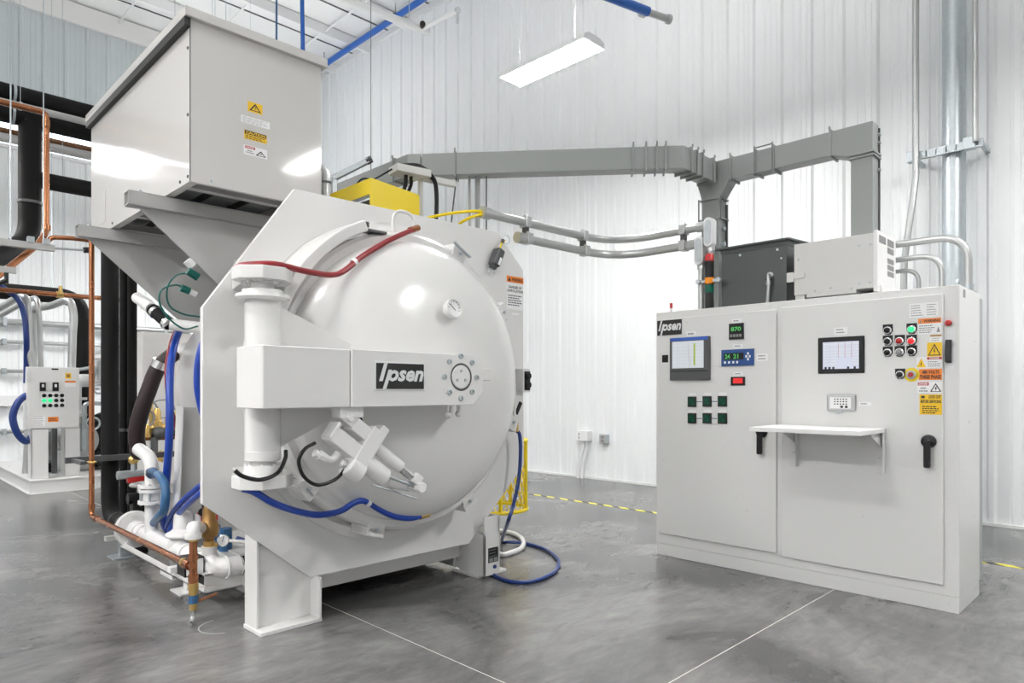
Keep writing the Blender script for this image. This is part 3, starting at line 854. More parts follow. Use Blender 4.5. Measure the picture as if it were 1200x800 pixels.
fr = MB().box((bx0 + 0.004, by0 + 0.004, bz0_), (bx0 + 0.05, by1 - 0.004, bz0_ + 0.012)).box((bx1 - 0.05, by0 + 0.004, bz0_), (bx1 - 0.004, by1 - 0.004, bz0_ + 0.012)).box((bx0 + 0.05, by0 + 0.004, bz0_), (bx1 - 0.05, by0 + 0.03, bz0_ + 0.012)).box((bx0 + 0.05, by1 - 0.03, bz0_), (bx1 - 0.05, by1 - 0.004, bz0_ + 0.012))
build('bottom_frame', fr, 'box_paint', pb)
for k in range(4):
    build('cross_rail', MB().box((bx0 + 0.05, by0 + 0.2 + 0.5 * k, bz0_ + 0.02), (bx1 - 0.05, by0 + 0.26 + 0.5 * k, bz0_ + 0.07)), 'bracket', pb)
for k in range(3):
    build('core_block', MB().box((bx0 + 0.09 + 0.25 * k, by0 + 0.12, bz0_ + 0.09), (bx0 + 0.27 + 0.25 * k, by1 - 0.15, bz0_ + 0.5)), 'cab_dark', pb)
for (px, z) in ((by0 + 0.03, 3.45), (by0 + 0.03, 3.05), (by0 + 0.03, 2.68), (by0 + 0.16, 2.675), (by1 - 0.16, 2.675), (by0 + 1.6, 2.675)):
    build('screw', MB().lathe((bx0, px, z), (-1, 0, 0), [(0.011, 0), (0.008, 0.006), (0, 0.007)], 10), 'screen_off', pb)
for x in (bx0 + 0.13, bx0 + 0.62):
    build('screw', MB().lathe((x, by0, 2.675), (0, -1, 0), [(0.011, 0), (0.008, 0.006), (0, 0.007)], 10), 'steel', pb)
build('corner_strip', MB().box((bx0 - 0.002, by0 - 0.0015, bz0_), (bx0 + 0.004, by0, bz1_)), 'seam', pb)
build('access_cover', MB().box((bx0 - 0.003, by1 - 0.42, 2.72), (bx0, by1 - 0.02, 3.0)).box((bx0 - 0.006, by1 - 0.425, 2.715), (bx0, by1 - 0.42, 3.0)), 'box_paint', pb, 0.001)
# stickers on its front
A, B = (1.835, 4.200, 3.231), (1.930, 4.200, 3.167)
s = build('hazard_sticker', slab(MB(), 'y', A, B, 0.001), 'sign_yellow', pb)
mb = MB(); a, b = sub(A, B, 0.1, 0.1, 0.9, 0.86); tri_on(mb, 'y', a, b, 0.0012); build('hazard_triangle', mb, 'ink', s)
mb = MB(); a, b = sub(A, B, 0.24, 0.32, 0.76, 0.78); tri_on(mb, 'y', a, b, 0.002); build('triangle_field', mb, 'sign_yellow', s)
mb = MB(); a, b = sub(A, B, 0.40, 0.42, 0.60, 0.75); bolt_on(mb, 'y', a, b, 0.0028); build('bolt_symbol', mb, 'ink', s)
A, B = (1.792, 4.200, 3.132), (1.979, 4.200, 3.087)
s = build('rating_sticker', slab(MB(), 'y', A, B, 0.001), 'sign_white', pb)
mb = MB(); a, b = sub(A, B, 0.05, 0.1, 0.95, 0.95); lines_on(mb, 'y', a, b, 5, 0.001, 0.25); build('fine_print', mb, 'grey_ink', s)
A, B = (1.811, 4.200, 3.044), (1.959, 4.200, 2.988)
s = build('caution_sticker', slab(MB(), 'y', A, B, 0.001), 'sign_yellow', pb)
a, b = sub(A, B, 0.02, 0.02, 0.98, 0.44); build('caution_band', slab(MB(), 'y', a, b, 0.0006, 0.001), 'ink', s)
mb = MB(); a, b = sub(A, B, 0.07, 0.09, 0.93, 0.39); text(mb, 'y', 'CAUTION', a, b, 0.0022, 0, 0.035); build('lettering', mb, 'sign_yellow', s)
mb = MB(); a, b = sub(A, B, 0.06, 0.5, 0.94, 0.95); lines_on(mb, 'y', a, b, 3, 0.001, 0.5); build('fine_print', mb, 'ink', s)
A, B = (1.808, 4.200, 2.949), (1.962, 4.200, 2.889)
s = build('danger_sticker', slab(MB(), 'y', A, B, 0.001), 'sign_white', pb)
a, b = sub(A, B, 0.06, 0.06, 0.48, 0.32); build('danger_band', slab(MB(), 'y', a, b, 0.0006, 0.001), 'sign_red', s)
mb = MB(); a, b = sub(A, B, 0.1, 0.12, 0.44, 0.26); text(mb, 'y', 'DANGER', a, b, 0.0022); build('lettering', mb, 'sign_white', s)
mb = MB()
a, b = sub(A, B, 0.14, 0.48, 0.36, 0.60); text(mb, 'y', 'HIGH', a, b, 0.0014)
a, b = sub(A, B, 0.08, 0.68, 0.42, 0.80); text(mb, 'y', 'VOLTAGE', a, b, 0.0014)
a, b = sub(A, B, 0.5, 0.3, 0.95, 0.86); tri_on(mb, 'y', a, b, 0.0012)
build('lettering', mb, 'ink', s)
mb = MB(); a, b = sub(A, B, 0.58, 0.46, 0.87, 0.80); tri_on(mb, 'y', a, b, 0.002); build('triangle_field', mb, 'sign_white', s)
mb = MB(); a, b = sub(A, B, 0.66, 0.54, 0.79, 0.79); bolt_on(mb, 'y', a, b, 0.0028); build('bolt_symbol', mb, 'ink', s)

# ================================================================== CONTROL CABINET
CX, CXD = 4.95, 4.925
cab = thing('control_cabinet', 'wide light grey two-door control cabinet with screens, buttons and a fold-down shelf', 'control cabinet', (5.2, 2.1, 0))
build('body', MB().box((CX, 1.0, 0.10), (5.53, 3.205, 2.06)), 'cab', cab, 0.006)
build('plinth', MB().box((CX + 0.002, 1.002, 0), (5.528, 3.203, 0.10)), 'cab', cab, 0.003)
build('back_channel', MB().box((5.53, 1.03, 0.06), (5.79, 3.18, 2.05)).box((5.52, 1.02, 0.05), (5.53, 1.06, 0.10)), 'channel', cab, 0.004)
dl = build('door', MB().box((CXD, 2.152, 0.19), (CX + 0.002, 3.165, 2.0)), 'cab', cab, 0.005)
dr = build('door', MB().box((CXD, 1.085, 0.17), (CX + 0.002, 2.112, 2.01)), 'cab', cab, 0.005)
def cp(name, A, B, th, m, off=0.0, parent=cab, bevel=0.0, label=None):
    return build(name, slab(MB(), 'x', A, B, th, off), m, parent, bevel, label)
def ctext(parent, s, A, B, off, m='ink', bold=0.03, shear=0.0):
    return build('lettering', text(MB(), 'x', s, A, B, off, shear, bold), m, parent)
# maker's plate
A, B = (4.925, 3.177, 1.987), (4.925, 2.943, 1.861)
k = cp('name_plate', A, B, 0.004, 'ink')
build('lettering', logo(MB(), 'x', A, B, 0.0045), 'silver', k)
# chart recorder
A, B = (4.925, 3.040, 1.831), (4.925, 2.682, 1.482)
k = cp('chart_recorder', A, B, 0.03, 'screen_off', bevel=0.004)
a, b = sub(A, B, 0.02, 0.0, 0.98, 0.075); cp('blue_band', a, b, 0.001, 'screen_blue', 0.03, k)
a, b = sub(A, B, 0.07, 0.09, 0.87, 0.72); cp('screen', a, b, 0.001, 'screen_glow', 0.03, k)
mb = MB()
for u in (0.15, 0.3, 0.45, 0.6, 0.75):
    for v in (0.18, 0.26, 0.34, 0.42, 0.5, 0.58, 0.66):
        p, q = sub(A, B, u - 0.04, v, u + 0.05, v + 0.012); slab(mb, 'x', p, q, 0.0006, 0.031)
build('chart_grid', mb, 'silver', k)
p, q = sub(A, B, 0.62, 0.15, 0.665, 0.66); cp('chart_bar', p, q, 0.0008, 'lime', 0.031, k)
p, q = sub(A, B, 0.50, 0.15, 0.53, 0.66); cp('chart_bar', p, q, 0.0008, 'silver', 0.031, k)
p, q = sub(A, B, 0.02, 0.78, 0.98, 0.80); cp('groove', p, q, 0.0008, 'black', 0.03, k)
# recorder key lock
A, B = (4.925, 3.130, 1.696), (4.925, 3.072, 1.633)
k = cp('key_lock', A, B, 0.002, 'black')
build('lock_barrel', MB().cyl((CXD - 0.002, (A[1] + B[1]) / 2, (A[2] + B[2]) / 2), (CXD - 0.02, (A[1] + B[1]) / 2, (A[2] + B[2]) / 2), 0.013, 12), 'black', k)
# temperature controller
A, B = (4.925, 2.521, 1.917), (4.925, 2.402, 1.794)
k = cp('temperature_controller', A, B, 0.015, 'black', bevel=0.002)
a, b = sub(A, B, 0.15, 0.22, 0.85, 0.5); k2 = ctext(k, '870', a, b, 0.0155, 'digit_green')
mb = MB()
for i in range(4):
    a, b = sub(A, B, 0.1 + 0.21 * i, 0.68, 0.25 + 0.21 * i, 0.86); slab(mb, 'x', a, b, 0.002, 0.015)
build('keypad', mb, 'grey_ink', k)
# blue over-temperature panel
A, B = (4.925, 2.586, 1.716), (4.925, 2.320, 1.588)
k = cp('blue_display_panel', A, B, 0.012, 'display_blue', bevel=0.002)
a, b = sub(A, B, 0.08, 0.22, 0.70, 0.62); cp('display_window', a, b, 0.001, 'black', 0.012, k)
a, b = sub(A, B, 0.12, 0.28, 0.28, 0.56); ctext(k, '24', a, b, 0.0136, 'digit_green')
a, b = sub(A, B, 0.38, 0.28, 0.54, 0.56); ctext(k, '21', a, b, 0.0136, 'digit_green')
mb = MB()
for (u, v) in ((0.78, 0.45), (0.88, 0.45), (0.83, 0.28), (0.83, 0.62), (0.12, 0.78), (0.25, 0.78), (0.38, 0.78), (0.5, 0.78)):
    a, b = sub(A, B, u - 0.03, v - 0.07, u + 0.03, v + 0.07); slab(mb, 'x', a, b, 0.001, 0.012)
build('keypad', mb, 'silver', k)
# red readout
A, B = (4.925, 2.507, 1.503), (4.925, 2.392, 1.436)
k = cp('red_readout', A, B, 0.012, 'black', bevel=0.002)
a, b = sub(A, B, 0.18, 0.15, 0.86, 0.75); cp('readout_window', a, b, 0.001, 'digit_red', 0.012, k)
# six relay windows with labels
for r, (py, ly) in enumerate(((470.5, 460.5), (491.5, 481.5))):
    for c, px in enumerate((811.5, 829.0, 847.0)):
        A = (CXD, 0, 0)
        base = [(4.925, 2.845, 1.306), (4.925, 2.711, 1.310), (4.925, 2.579, 1.313)][c]
        yy, zz = base[1], base[2] - 0.135 * r
        k = build('relay_indicator', MB().box((CXD - 0.014, yy - 0.038, zz - 0.042), (CXD, yy + 0.038, zz + 0.042)), 'black', cab, 0.003)
        build('relay_window', MB().box((CXD - 0.016, yy - 0.028, zz - 0.03), (CXD - 0.014, yy + 0.028, zz + 0.03)), 'relay_green', k)
        build('relay_mark', MB().obox((CXD - 0.0165, yy + 0.004, zz + 0.01), (0, 0.7, 0.7), (1, 0, 0), (0, -0.7, 0.7), 0.03, 0.001, 0.004).obox((CXD - 0.0165, yy - 0.012, zz - 0.016), (0, 1, 0), (1, 0, 0), (0, 0, 1), 0.016, 0.001, 0.01), 'green_lens', k)
        build('name_label', MB().box((CXD - 0.0015, yy - 0.032, zz + 0.05), (CXD, yy + 0.032, zz + 0.07)), 'sign_white', cab)
        if c < 2:
            build('link_line', MB().box((CXD - 0.001, yy - 0.085, zz - 0.003), (CXD, yy - 0.038, zz + 0.003)), 'display_blue', cab)
# engraved name labels
for A, B, n in (((4.925, 2.900, 1.880), (4.925, 2.814, 1.840), 1), ((4.925, 2.500, 1.952), (4.925, 2.423, 1.923), 1), ((4.925, 2.493, 1.755), (4.925, 2.413, 1.728), 1), ((4.925, 2.304, 1.675), (4.925, 2.217, 1.621), 2),
                ((4.925, 2.486, 1.539), (4.925, 2.413, 1.515), 1), ((4.925, 1.740, 1.835), (4.925, 1.653, 1.786), 2), ((4.925, 1.579, 1.319), (4.925, 1.501, 1.296), 1)):
    k = cp('name_label', A, B, 0.0015, 'sign_white')
    mb = MB(); a, b = sub(A, B, 0.15, 0.1, 0.85, 0.9); lines_on(mb, 'x', a, b, n, 0.0015, 0.4); build('fine_print', mb, 'grey_ink', k)
# operator screen
A, B = (4.925, 1.847, 1.770), (4.925, 1.541, 1.516)
k = cp('operator_screen', A, B, 0.012, 'black', bevel=0.005)
a, b = sub(A, B, 0.115, 0.135, 0.89, 0.875); cp('screen', a, b, 0.001, 'screen_lilac', 0.012, k)
SA, SB = a, b
mb = MB()
for r in range(8):
    v = 0.06 + 0.105 * r
    for c in range(5):
        if r >= 5 and c in (2, 3): continue
        p, q = sub(SA, SB, 0.03 + 0.2 * c, v, 0.03 + 0.2 * c + 0.16, v + 0.035); slab(mb, 'x', p, q, 0.0005, 0.013)
build('screen_print', mb, 'silver', k)
mb = MB()
for u in (0.05, 0.16, 0.27, 0.68, 0.86):
    p, q = sub(SA, SB, u, 0.92, u + 0.06, 1.0); slab(mb, 'x', p, q, 0.0005, 0.013)
build('screen_print', mb, 'ink', k)
mb = MB()
for u, v in ((0.44, 0.0), (0.62, 0.0), (0.8, 0.0)):
    p, q = sub(SA, SB, u, 0.04, u + 0.008, 0.6); slab(mb, 'x', p, q, 0.0005, 0.0135)
build('screen_print', mb, 'sign_red', k)
# data port with clear flap
A, B = (4.925, 1.783, 1.370), (4.925, 1.595, 1.257)
k = cp('data_port', A, B, 0.025, 'conduit', bevel=0.01)
a, b = sub(A, B, 0.12, 0.16, 0.86, 0.86); cp('port_plate', a, b, 0.002, 'sign_white', 0.025, k)
mb = MB()
for u in (0.28, 0.38, 0.48, 0.58, 0.68):
    for v in (0.25, 0.4, 0.55):
        p, q = sub(A, B, u, v, u + 0.05, v + 0.07); slab(mb, 'x', p, q, 0.001, 0.027)
for u in (0.5, 0.66):
    p, q = sub(A, B, u, 0.68, u + 0.09, 0.82); slab(mb, 'x', p, q, 0.002, 0.027)
build('socket', mb, 'ink', k)
a, b = sub(A, B, 0.3, 0.98, 0.55, 1.12); cp('flap_latch', a, b, 0.02, 'steel', 0.0, k, 0.003)
# push buttons and lamps
def button(p, cap, kind='push'):
    y, z = p[1], p[2]
    k = build('push_button', MB().prism([(CXD, y + 0.03, z - 0.005), (CXD, y + 0.03, z + 0.04), (CXD, y - 0.03, z + 0.04), (CXD, y - 0.03, z - 0.005), (CXD, y - 0.015, z - 0.028), (CXD, y + 0.015, z - 0.028)], (-0.004, 0, 0)), 'black', cab)
    build('bezel', MB().lathe((CXD - 0.004, y, z), (-1, 0, 0), [(0.026, 0), (0.026, 0.01), (0.019, 0.012), (0.018, 0.008), (0, 0.008)], 20), 'chrome', k)
    build('button_cap', MB().lathe((CXD - 0.012, y, z), (-1, 0, 0), [(0.018, 0), (0.018, 0.014), (0.012, 0.018), (0, 0.019)], 16), cap, k)
Bp = [[(4.925, 1.399, 1.796), None, (4.925, 1.258, 1.793)], [(4.925, 1.399, 1.723), (4.925, 1.328, 1.722), (4.925, 1.258, 1.718)], [(4.925, 1.399, 1.649), (4.925, 1.328, 1.649), (4.925, 1.258, 1.649)]]
for r, row in enumerate(Bp):
    for c, p in enumerate(row):
        if p is None: continue
        capm = {(0, 2): 'green_glow', (1, 2): 'red_glow', (1, 1): 'red', (2, 1): 'grey_ink'}.get((r, c), 'black')
        button(p, capm)
button((4.925, 1.325, 1.501), 'black')
p = (4.925, 1.258, 1.500)
es = build('emergency_stop', MB().lathe((CXD, p[1], p[2]), (-1, 0, 0), [(0.045, 0), (0.045, 0.003), (0, 0.003)], 28), 'yellow', cab)
build('button_head', MB().lathe((CXD - 0.003, p[1], p[2]), (-1, 0, 0), [(0.028, 0), (0.03, 0.012), (0.026, 0.022), (0.0, 0.024)], 20), 'bracket', es)
build('button_centre', MB().lathe((CXD - 0.027, p[1], p[2]), (-1, 0, 0), [(0.016, 0), (0.015, 0.004), (0, 0.005)], 16), 'red', es)
# stickers down the hinge side
A, B = (4.925, 1.273, 1.960), (4.925, 1.110, 1.870)
k = cp('rating_plate', A, B, 0.001, 'sign_white')
mb = MB(); a, b = sub(A, B, 0.06, 0.08, 0.5, 0.95); lines_on(mb, 'x', a, b, 5, 0.001, 0.3); a, b = sub(A, B, 0.62, 0.08, 0.97, 0.95); lines_on(mb, 'x', a, b, 5, 0.001, 0.3); build('fine_print', mb, 'grey_ink', k)
A, B = (4.925, 1.222, 1.859), (4.925, 1.093, 1.758)
k = cp('warning_sticker', A, B, 0.001, 'sign_white')
a, b = sub(A, B, 0, 0, 1, 0.32); cp('warning_band', a, b, 0.0006, 'orange', 0.001, k)
a, b = sub(A, B, 0.24, 0.07, 0.96, 0.25); ctext(k, 'WARNING', a, b, 0.0022)
mb = MB(); a, b = sub(A, B, 0.06, 0.06, 0.17, 0.26); tri_on(mb, 'x', a, b, 0.0018); a, b = sub(A, B, 0.05, 0.4, 0.75, 0.95); lines_on(mb, 'x', a, b, 4, 0.001, 0.4); a, b = sub(A, B, 0.8, 0.55, 0.96, 0.9); tri_on(mb, 'x', a, b, 0.0012); build('fine_print', mb, 'grey_ink', k)
A, B = (4.925, 1.154, 1.751), (4.925, 1.091, 1.707)
k = cp('small_sticker', A, B, 0.001, 'sign_white')
a, b = sub(A, B, 0, 0, 1, 0.25); cp('warning_band', a, b, 0.0006, 'bronze', 0.001, k)
mb = MB(); a, b = sub(A, B, 0.1, 0.35, 0.9, 0.95); lines_on(mb, 'x', a, b, 2, 0.001, 0.35); build('fine_print', mb, 'grey_ink', k)
A, B = (4.925, 1.171, 1.703), (4.925, 1.089, 1.613)
k = cp('hazard_sticker', A, B, 0.001, 'sign_yellow')
mb = MB(); a, b = sub(A, B, 0.06, 0.08, 0.94, 0.92); tri_on(mb, 'x', a, b, 0.0012); build('hazard_triangle', mb, 'ink', k)
mb = MB(); a, b = sub(A, B, 0.17, 0.24, 0.83, 0.86); tri_on(mb, 'x', a, b, 0.002); build('triangle_field', mb, 'sign_yellow', k)
mb = MB(); a, b = sub(A, B, 0.38, 0.38, 0.62, 0.84); bolt_on(mb, 'x', a, b, 0.0028); build('bolt_symbol', mb, 'ink', k)
A, B = (4.925, 1.231, 1.612), (4.925, 1.089, 1.543)
k = cp('danger_sticker', A, B, 0.001, 'sign_white')
a, b = sub(A, B, 0.42, 0.03, 1.0, 0.24); cp('danger_band', a, b, 0.0006, 'sign_red', 0.001, k)
a, b = sub(A, B, 0.52, 0.06, 0.9, 0.2); ctext(k, 'DANGER', a, b, 0.0022, 'sign_white')
mb = MB(); a, b = sub(A, B, 0.0, 0.1, 0.38, 0.95); tri_on(mb, 'x', a, b, 0.0012); build('hazard_triangle', mb, 'sign_yellow', k)
mb = MB(); a, b = sub(A, B, 0.14, 0.45, 0.24, 0.9); bolt_on(mb, 'x', a, b, 0.002); build('bolt_symbol', mb, 'ink', k)
mb = MB(); a, b = sub(A, B, 0.45, 0.35, 0.98, 0.95); lines_on(mb, 'x', a, b, 3, 0.001, 0.35); build('fine_print', mb, 'grey_ink', k)
A, B = (4.925, 1.217, 1.535), (4.925, 1.089, 1.465)
k = cp('voltage_sticker', A, B, 0.001, 'orange')
a, b = sub(A, B, 0.14, 0.12, 0.88, 0.44); ctext(k, '480 VOLTS', a, b, 0.0016, 'ink', 0.04)
a, b = sub(A, B, 0.04, 0.54, 0.96, 0.9); ctext(k, 'THREE PHASE', a, b, 0.0016, 'ink', 0.04)
A, B = (4.925, 1.226, 1.452), (4.925, 1.089, 1.384)
k = cp('danger_sticker', A, B, 0.001, 'sign_white')
a, b = sub(A, B, 0.02, 0.03, 0.47, 0.32); cp('danger_band', a, b, 0.0006, 'sign_red', 0.001, k)
a, b = sub(A, B, 0.06, 0.08, 0.43, 0.26); ctext(k, 'DANGER', a, b, 0.0022, 'sign_white')
mb = MB(); a, b = sub(A, B, 0.13, 0.5, 0.36, 0.66); text(mb, 'x', 'HIGH', a, b, 0.0014); a, b = sub(A, B, 0.06, 0.76, 0.42, 0.92); text(mb, 'x', 'VOLTAGE', a, b, 0.0014); build('lettering', mb, 'ink', k)
mb = MB(); a, b = sub(A, B, 0.52, 0.1, 0.98, 0.92); tri_on(mb, 'x', a, b, 0.0012); build('hazard_triangle', mb, 'ink', k)
mb = MB(); a, b = sub(A, B, 0.59, 0.26, 0.91, 0.86); tri_on(mb, 'x', a, b, 0.002); build('triangle_field', mb, 'sign_white', k)
mb = MB(); a, b = sub(A, B, 0.67, 0.42, 0.85, 0.84); bolt_on(mb, 'x', a, b, 0.0028); build('bolt_symbol', mb, 'ink', k)
A, B = (4.925, 1.214, 1.373), (4.925, 1.089, 1.244)
k = cp('lockout_sticker', A, B, 0.001, 'sign_yellow')
mb = MB()
a, b = sub(A, B, 0.42, 0.04, 0.95, 0.2); text(mb, 'x', 'LOCK OUT', a, b, 0.0014, 0, 0.045)
a, b = sub(A, B, 0.06, 0.27, 0.96, 0.43); text(mb, 'x', 'BEFORE SERVICING', a, b, 0.0014, 0, 0.045)
a, b = sub(A, B, 0.08, 0.07, 0.24, 0.19); slab(mb, 'x', a, b, 0.0006, 0.001)
a, b = sub(A, B, 0.12, 0.55, 0.9, 0.96); lines_on(mb, 'x', a, b, 4, 0.001, 0.5)
build('lettering', mb, 'ink', k)
# main switch handle in the door frame
A, B = (4.950, 1.066, 1.793), (4.950, 1.025, 1.523)
k = build('main_switch', slab(MB(), 'x', A, B, 0.003), 'silver', cab)
m_ = sub(A, B, 0.2, 0.5, 1, 1)[0]
build('switch_lever', MB().prism([(4.947, m_[1] + 0.016, m_[2] + 0.06), (4.93, m_[1] + 0.016, m_[2] + 0.06), (4.915, m_[1] + 0.016, m_[2] - 0.08), (4.947, m_[1] + 0.016, m_[2] - 0.09)], (0, -0.034, 0)), 'black', k, 0.006)
build('switch_knob', MB().lathe((4.947, m_[1], m_[2] + 0.165), (-1, 0, 0), [(0.018, 0), (0.019, 0.012), (0.014, 0.02), (0, 0.022)], 16), 'red', k)
# door handles
def door_handle(p, low):
    y, z = p[1], p[2]
    h = build('door_handle', MB().lathe((CXD, y, z), (-1, 0, 0), [(0.043, 0), (0.043, 0.018), (0.036, 0.03), (0.024, 0.034), (0, 0.035)], 28), 'black', cab)
    build('grip', MB().prism([(CXD - 0.028, y + 0.02, z + 0.01), (CXD - 0.028, y - 0.02, z + 0.01), (CXD - 0.032, y - 0.019, z - low), (CXD - 0.032, y + 0.019, z - low)], (-0.03, 0, 0)), 'black', h, 0.009, segs=3)
door_handle((4.925, 1.161, 1.073), 0.165)
door_handle((4.925, 2.260, 1.085), 0.165)
# fold-down shelf
tz = 1.148
sh = build('shelf', MB().box((4.43, 1.412, tz - 0.03), (CXD, 2.125, tz)), 'pipe_white', cab, 0.003)
for y in (1.412, 1.985):
    br = MB()
    br.box((CXD - 0.012, y, tz - 0.30), (CXD, y + 0.055, tz - 0.03)).box((CXD - 0.055, y, tz - 0.30), (CXD - 0.01, y + 0.006, tz - 0.03))
    br.prism([(CXD - 0.012, y + 0.02, tz - 0.05), (CXD - 0.012, y + 0.02, tz - 0.13), (CXD - 0.22, y + 0.02, tz - 0.05), (CXD - 0.22, y + 0.02, tz - 0.03), (CXD - 0.012, y + 0.02, tz - 0.03)], (0, 0.006, 0))
    b_ = build('shelf_bracket', br, 'cab', sh, 0.002)
    build('bracket_screw', MB().cyl((CXD - 0.012, y + 0.03, tz - 0.2), (CXD - 0.018, y + 0.03, tz - 0.2), 0.008, 8).cyl((CXD - 0.012, y + 0.035, tz - 0.08), (CXD - 0.02, y + 0.035, tz - 0.08), 0.012, 8), 'steel', sh)
# lifting eye and corner plate
build('lifting_eye', MB().torus((5.30, 1.08, 2.105), (0, 1, 0), 0.032, 0.009, 20, 8).cyl((5.30, 1.08, 2.06), (5.30, 1.08, 2.075), 0.022), 'steel', cab)
build('side_mark', MB().box((5.05, 0.998, 1.99), (5.10, 1.0, 2.04)), 'grey_ink', cab)
# small signal antenna on the top at the far end
sg = build('signal_post', MB().cyl((5.05, 3.12, 2.06), (5.05, 3.12, 2.10), 0.012, 8), 'sign_white', cab)
build('signal_tip', MB().cyl((5.05, 3.12, 2.10), (5.05, 3.12, 2.145), 0.012, 8), 'red', sg)

# ================================================================== ON TOP OF THE CABINET
zt = 2.06
sl = thing('stack_light', 'black stack light with red, amber and green tiers standing on the control cabinet', 'stack light', (5.0, 2.72, zt))
SX, SY = 5.0, 2.735
build('base', MB().lathe((SX, SY, zt), (0, 0, 1), [(0, 0), (0.036, 0), (0.036, 0.05), (0.034, 0.10), (0.034, 0.13), (0, 0.13)], 24), 'black', sl)
def tier(nm, z0, z1, m, dome=False):
    r = 0.036
    pr = [(0, z0), (r, z0), (r, z1)] + ([(r * 0.8, z1 + 0.012), (r * 0.4, z1 + 0.018)] if dome else []) + [(0, z1 + (0.019 if dome else 0))]
    return build(nm, MB().lathe((SX, SY, zt), (0, 0, 1), pr, 24), m, sl)
tier('green_tier', 0.13, 0.19, 'green_lens')
build('ring', MB().lathe((SX, SY, zt), (0, 0, 1), [(0, 0.19), (0.0375, 0.19), (0.0375, 0.2), (0, 0.2)], 24), 'black', sl)
tier('amber_tier', 0.2, 0.25, 'amber')
build('spacer', MB().lathe((SX, SY, zt), (0, 0, 1), [(0, 0.25), (0.0365, 0.25), (0.0365, 0.385), (0, 0.385)], 24), 'black', sl)
tier('red_tier', 0.385, 0.43, 'red', True)
build('mount_arm', MB().box((SX - 0.01, SY - 0.09, zt + 0.215), (SX + 0.02, SY + 0.09, zt + 0.235)).cyl((SX, SY + 0.09, zt + 0.225), (SX - 0.03, SY + 0.09, zt + 0.225), 0.02, 8).cyl((SX, SY - 0.09, zt + 0.225), (SX - 0.03, SY - 0.09, zt + 0.225), 0.02, 8), 'steel', sl)

tb = thing('transformer_box', 'dark grey transformer box with overhanging lid on top of the control cabinet', 'electrical box', (5.3, 2.4, zt))
build('body', MB().box((5.06, 2.13, zt), (5.50, 2.66, 2.50)), 'cab_dark', tb, 0.004)
build('lid', MB().prism([(5.03, 2.10, 2.53), (5.52, 2.10, 2.55), (5.52, 2.10, 2.57), (5.03, 2.10, 2.545)], (0, 0.60, 0)), 'cab_dark', tb, 0.002)
build('lid_skirt', MB().box((5.055, 2.125, 2.50), (5.5, 2.665, 2.54)), 'cab_dark', tb)
e = MB().tube(fillet([(5.06, 2.255, 2.28), (5.02, 2.255, 2.28), (5.02, 2.25, 2.20), (5.03, 2.265, zt)], 0.03), 0.014, 10).cyl((5.06, 2.255, 2.28), (5.045, 2.255, 2.28), 0.026, 8).cyl((5.02, 2.252, 2.235), (5.02, 2.252, 2.205), 0.02, 8)
build('flexible_conduit', e, 'conduit', tb)
build('screw', MB().cyl((5.06, 2.50, 2.47), (5.054, 2.50, 2.47), 0.01, 8).cyl((5.06, 2.2, 2.47), (5.054, 2.2, 2.47), 0.01, 8).cyl((5.06, 2.17, 2.40), (5.054, 2.17, 2.40), 0.008, 8), 'steel', tb)

ac = thing('air_conditioner_unit', 'light grey vented cooling unit on top of the control cabinet beside the dark transformer box', 'cooling unit', (5.2, 1.8, zt))
mb = MB().box((5.0, 1.505, 2.10), (5.39, 2.05, 2.475)).box((5.0, 1.62, 2.075), (5.38, 1.96, 2.10)).box((5.02, 1.98, zt), (5.36, 2.05, 2.10)).box((5.1, 1.52, zt), (5.36, 1.96, 2.08))
build('body', mb, 'beige', ac, 0.003)
build('end_cap', MB().box((4.985, 1.48, 2.068), (5.395, 1.507, 2.49)), 'pipe_white', ac, 0.006)
for z0, z1 in ((2.41, 2.46), (2.36, 2.40)):
    for u0, u1 in ((5.02, 5.16), (5.2, 5.34)):
        if z0 < 2.4 and u0 < 5.1: continue
        build('louvre', MB().box((u0, 1.478, z0), (u1, 1.4805, z1)), 'grey_ink', ac)
for i in range(3):
    build('louvre', MB().box((5.2, 1.478, 2.20 + 0.045 * i), (5.34, 1.4805, 2.235 + 0.045 * i)), 'grey_ink', ac)
build('end_knob', MB().cyl((5.05, 1.48, 2.10), (5.05, 1.465, 2.10), 0.025, 12), 'pipe_white', ac)
build('bracket_tab', MB().box((4.992, 1.97, 2.22), (5.0, 2.09, 2.26)).box((4.985, 2.05, 2.20), (5.005, 2.10, 2.27)), 'beige', ac, 0.002)
for (y, z) in ((2.02, 2.36), (1.60, 2.40), (1.53, 2.40), (1.60, 2.14), (1.53, 2.14), (1.90, 2.12), (1.79, 2.13), (1.65, 2.11)):
    build('screw', MB().lathe((5.0, y, z), (-1, 0, 0), [(0.009, 0), (0.006, 0.004), (0, 0.005)], 8), 'steel', ac)

